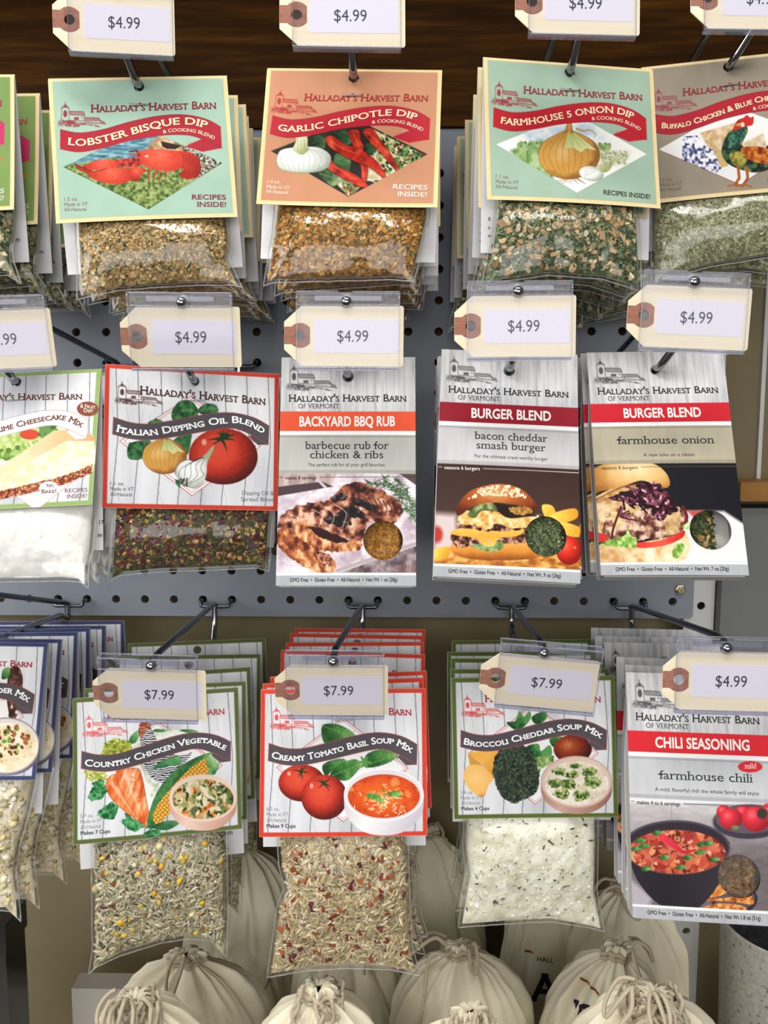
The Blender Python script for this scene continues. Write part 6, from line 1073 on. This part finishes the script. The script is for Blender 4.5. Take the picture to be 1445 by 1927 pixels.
# ---------------------------------------------------------------- cotton bags, mug, boxes on the lower shelf
def bag(label, top, w, d, h, lean, seed, prints=(), loops=4, floor=-.46, flop=0.):
    r = random.Random(seed); nt, na = 84, 176; t, a = np.meshgrid(np.linspace(0, 1, nt), np.linspace(0, 2*np.pi, na, endpoint=False), indexing='ij')
    K = [0, .03, .12, .35, .55, .7, .78, .85, .89, .92, .95, .975, .99, 1.]; RR = [.2, .8, .97, 1., .98, .87, .7, .47, .29, .17, .15, .19, .13, .02]
    rad = np.interp(t, K, RR); rad = sum(np.interp(np.clip(t+s, 0, 1), K, RR) for s in (-.01, -.005, 0, .005, .01))/5; rad[0] = 0
    P = sum(amp*np.cos(n*a+r.uniform(0, 6.28)+2.2*(noise(np.cos(a)*9+40, np.sin(a)*9+t*6+40, 4, seed+n, 2)-.5)) for n, amp in ((5, .35), (9, .6), (14, .55), (21, .3)))
    rad = rad*(1+np.clip(t*2, 0, 1)*(1-np.clip((t-.8)*6, 0, 1))*(.05*np.cos(2*a+r.uniform(0, 6))+.05*np.cos(3*a+r.uniform(0, 6))))
    A = np.interp(t, [0, .5, .68, .8, .88, .93, .96, 1], [0, .012, .04, .11, .24, .36, .3, .36]); rad = rad*(1+A*P)
    wr = noise(np.cos(a)*2.2+20, np.sin(a)*2.2+t*3.6+20, .9, seed, 4)-.5; crease = np.abs(noise(np.cos(a)*2+30, np.sin(a)*2+t*4+30, 1.1, seed+5, 2)-.5); rad = rad*(1+.20*wr*np.clip(t*3, 0, 1)-.16*np.clip(.08-crease, 0, 1)/.08*np.clip(1.2-t, 0, 1))
    ce = np.sign(np.cos(a))*np.abs(np.cos(a))**.85; se = np.sign(np.sin(a))*np.abs(np.sin(a))**.85
    z = h*(np.interp(t, [0, .03, .12, .55, .7, .78, .85, .89, .92, .95, .975, .99, 1], [0, .004, .08, .58, .755, .845, .91, .94, .955, .968, .99, 1, .985])+.02*wr*(t > .85)); x = w/2*rad*ce; y = d/2*rad*se
    b = np.clip((t-.55)/.45, 0, 1)**1.5; x = x+lean[0]*b; y = y+lean[1]*b; fl = np.clip((t-.9)/.1, 0, 1)**2; y = y-flop*fl; z = z-flop*.7*fl
    V = np.stack([x, y, z], -1).reshape(-1, 3); i, j = np.meshgrid(np.arange(nt-1), np.arange(na), indexing='ij'); j2 = (j+1) % na; F = np.stack([i*na+j, i*na+j2, (i+1)*na+j2, (i+1)*na+j], -1).reshape(-1, 4)
    neck = np.array((lean[0]*.7, lean[1]*.7, h*.96)); hgt = top[2]-floor; k = hgt/h if h else 1
    o = thing('cotton_bag', label, 'bag', 'cotton drawstring bags on the lower shelf', Matrix.Translation((top[0]-lean[0], top[1]-lean[1], floor)))
    mb = MB(); mb.add(V, F, 0, True); body = mb.obj('sack', 'cotton', o)
    ia = int(.935*(nt-1)); ring = V.reshape(nt, na, 3)[ia]; c0 = ring.mean(0)
    for q, (oz, g) in enumerate(((0, 1.0), (.0035, 1.05))):
        R = (ring-c0)*g*1.0; R = R+R/np.linalg.norm(R, axis=1)[:, None]*.0016+c0+np.array((0, 0, oz)); R = np.stack([np.convolve(np.r_[R[-6:, m_], R[:, m_], R[:6, m_]], np.ones(9)/9, 'same')[6:-6] for m_ in range(3)], 1)[::3]; MB().tube(R, .0016, 8, closed=True).obj('drawcord', 'cord', o)
    rr = float(np.linalg.norm((ring-c0)[:, :2], axis=1).mean())
    for q in range(loops):
        s = r.uniform(-2.9, -.25); base = c0+np.array((rr*math.cos(s), rr*math.sin(s), .002)); P_ = [base]; dr = np.array((math.cos(s+r.uniform(-.8, .8)), math.sin(s), 0)); L = r.uniform(.012, .03); sd = np.array((-dr[1], dr[0], 0))*r.choice((-1, 1)); pts = ((.35, .1, .010), (.8, .35, .006), (1., .8, -.008), (.75, 1.15, -.004), (.35, .9, .007), (.05, .3, .009))
        if q % 2: pts = ((.3, .1, .008), (.6, -.2, .004), (.9, .1, -.010), (1.15, .4, -.022), (1.2, .3, -.034))
        for u, v_, zz in pts: P_.append(base+dr*L*u+sd*L*.6*v_+np.array((0, 0, zz+r.uniform(-.003, .003))))
        if r.random() < .62 and loops > 3:
            dl = r.uniform(.9, 2.4)*r.choice((-1, 1)); g0, g1 = r.uniform(.002, .008), r.uniform(.006, .02); ph = r.uniform(0, 6); P_ = []
            for m_ in np.linspace(0, 1, 8): rr_ = rr+g0+(g1-g0)*math.sin(m_*math.pi)+.003*math.sin(5*m_+ph); P_.append(c0+np.array((rr_*math.cos(s+dl*(m_-.5)), rr_*math.sin(s+dl*(m_-.5)), .004-.012*math.sin(m_*math.pi)+.003*math.sin(7*m_+ph))))
        C = spline(P_, n=7); pr = V.reshape(nt, na, 3)
        for m_ in range(len(C)):   # let the cord lie on the cloth
            dd = np.linalg.norm(V-C[m_], axis=1); n_ = V[dd.argmin()]; cz = np.array((lean[0]*.6, lean[1]*.6, n_[2]-.03)); od = n_-cz; od /= np.linalg.norm(od)
            g = (C[m_]-n_)@od
            if g < .0022: C[m_] = C[m_]+od*(.0022-g)
        MB().tube(C, np.linspace(.0015, .0013, len(C)), 8).obj('drawcord', 'cord', o)
    if prints:
        tr = BVHTree.FromPolygons([tuple(v) for v in V], [tuple(f) for f in F]); 
        def down(X, Z):
            out = []
            for xx, zz in zip(X, Z):
                hit = tr.ray_cast(Vector((xx, -.5, zz)), Vector((0, 1, 0)))[0]; out.append((xx, (hit.y if hit else 0)-.0006, zz))
            return np.array(out)
        for pr_ in prints:
            mb = MB()
            if pr_[0] == 'line': 
                _, x0, z0, x1, z1 = pr_; n = 12; xx = np.linspace(x0, x1, n); zz = np.linspace(z0, z1, n); P_ = down(np.r_[xx, xx], np.r_[zz, zz+.0016]); mb.add(P_, np.array([(q, q+1, n+q+1, n+q) for q in range(n-1)])); mb.obj('printed_rule', 'rust', o)
            else:
                st, x0, z0, cap, bold, mat = pr_; Vt, T, A = glyphs(st, 0, bold, .4, 1); kk = cap/glyphs('H')[0][:, 1].max(); mb.add(down(x0+Vt[:, 0]*kk, z0+Vt[:, 1]*kk)-np.stack([0*A, A*6e-6, 0*A], 1), T); mb.obj('printed_lettering', mat, o)
    return o
def dz(z): return z+.46
bag('cotton drawstring bag behind the left front bag, gathered top under the soup pouch', (.1120, -.118, -.243), .130, .07, dz(-.243), (.0, -.01), 2, loops=1)
bag('dim cotton bag at the back, between the two left soup pouches', (.133, .003, -.222), .100, .055, dz(-.222), (.0, .0), 9, loops=0, prints=[('line', .02, .11, .045, .16)])
bag('cotton drawstring bag front left with a heavy tangle of cord', (.1035, -.200, -.2100), .110, .085, dz(-.210), (.0, -.008), 3, loops=12, flop=.004)
bag('plump cotton bag second from the left with a small knotted tie', (.2200, -.190, -.212), .106, .085, dz(-.212), (.0, -.008), 4, loops=4)
bag('cotton bag directly behind the plump knotted bag, cords at its neck', (.2330, -.070, -.240), .095, .055, dz(-.240), (.0, -.004), 12, loops=2)
bag('dim cotton bag at the back, left of the broccoli soup pouch', (.2960, .003, -.205), .110, .05, dz(-.205), (0, -.004), 13, loops=2)
bag('wide cotton bag with deep pleats below the broccoli soup pouch', (.3190, -.118, -.233), .118, .07, dz(-.233), (.0, -.006), 5, loops=3)
bag('low cotton bag at the very front with a looped bow, bottom centre', (.3170, -.215, -.2080), .092, .075, dz(-.208), (.0, -.008), 6, loops=8, prints=[('line', .024, .165, .032, .156)])
bag('narrow cotton bag at the back printed HALL and a bold A', (.4040, -.020, -.222), .090, .05, dz(-.222), (.0, .0), 7, loops=0, prints=[('HALL', -.0135, .157, .0040, .3, 'ink'), ('A', -.018, .122, .024, 1.5, 'ink'), ('line', -.024, .1655, -.017, .1625)])
bag('cotton bag printed with a bold R, right of the pleated bag', (.4380, -.118, -.232), .100, .07, dz(-.232), (.012, -.004), 8, loops=2, prints=[('R', -.026, .172, .020, 1.2, 'ink'), ('line', -.020, .206, -.008, .199)])
bag('cotton bag front right under a mass of tangled cords', (.4350, -.195, -.2050), .120, .09, dz(-.205), (.0, -.010), 10, loops=16, flop=.004)
bag('cotton bag behind the tangled-cord bag, against the white perforated strip', (.4600, -.052, -.222), .110, .06, dz(-.222), (-.006, -.004), 11, loops=4)
mug = thing('stoneware_mug', 'speckled grey stoneware mug at the right edge', 'mug', None, Matrix.Translation((.5915, -.055, -.46)))
H_ = .205; mb = MB(); mb.lathe([(0, 0), (.040, 0), (.0435, .004), (.0455, .05), (.0475, H_*.6), (.0498, H_-.004), (.0502, H_-.001), (.0496, H_)], 64); mb.obj('body', 'stone', mug)
mb = MB(); mb.lathe([(.0496, H_), (.0478, H_-.0006), (.0470, H_-.004), (.0455, H_*.6), (.042, .012), (0, .008)], 64); mb.obj('interior', 'stonein', mug)
mb = MB(); mb.tube(spline([(.048, 0, .17), (.075, .006, .165), (.082, .008, .12), (.07, .006, .075), (.0465, 0, .065)], n=8), .0055, 12); mb.obj('handle', 'stone', mug)
bx = thing('black_box', 'glossy black box at the lower left corner', 'box', None, Matrix.Translation((-.080, -.105, -.46)))
mb = MB(); mb.box(-.07, .0565, -.015, .015, 0, .216); mb.obj('box_body', 'black', bx); mb = MB(); mb.box(-.0715, .058, -.0165, .0165, .216, .238); mb.obj('lid', 'black', bx)
rz = MB(); rz.box(-.055, .055, -.010, .010, 0, .118); ro = rz.obj('display_riser', 'white'); ro.location = (.040, -.022, -.46); tag(ro, 'plain white riser block on the shelf, right of the black box', 'riser')
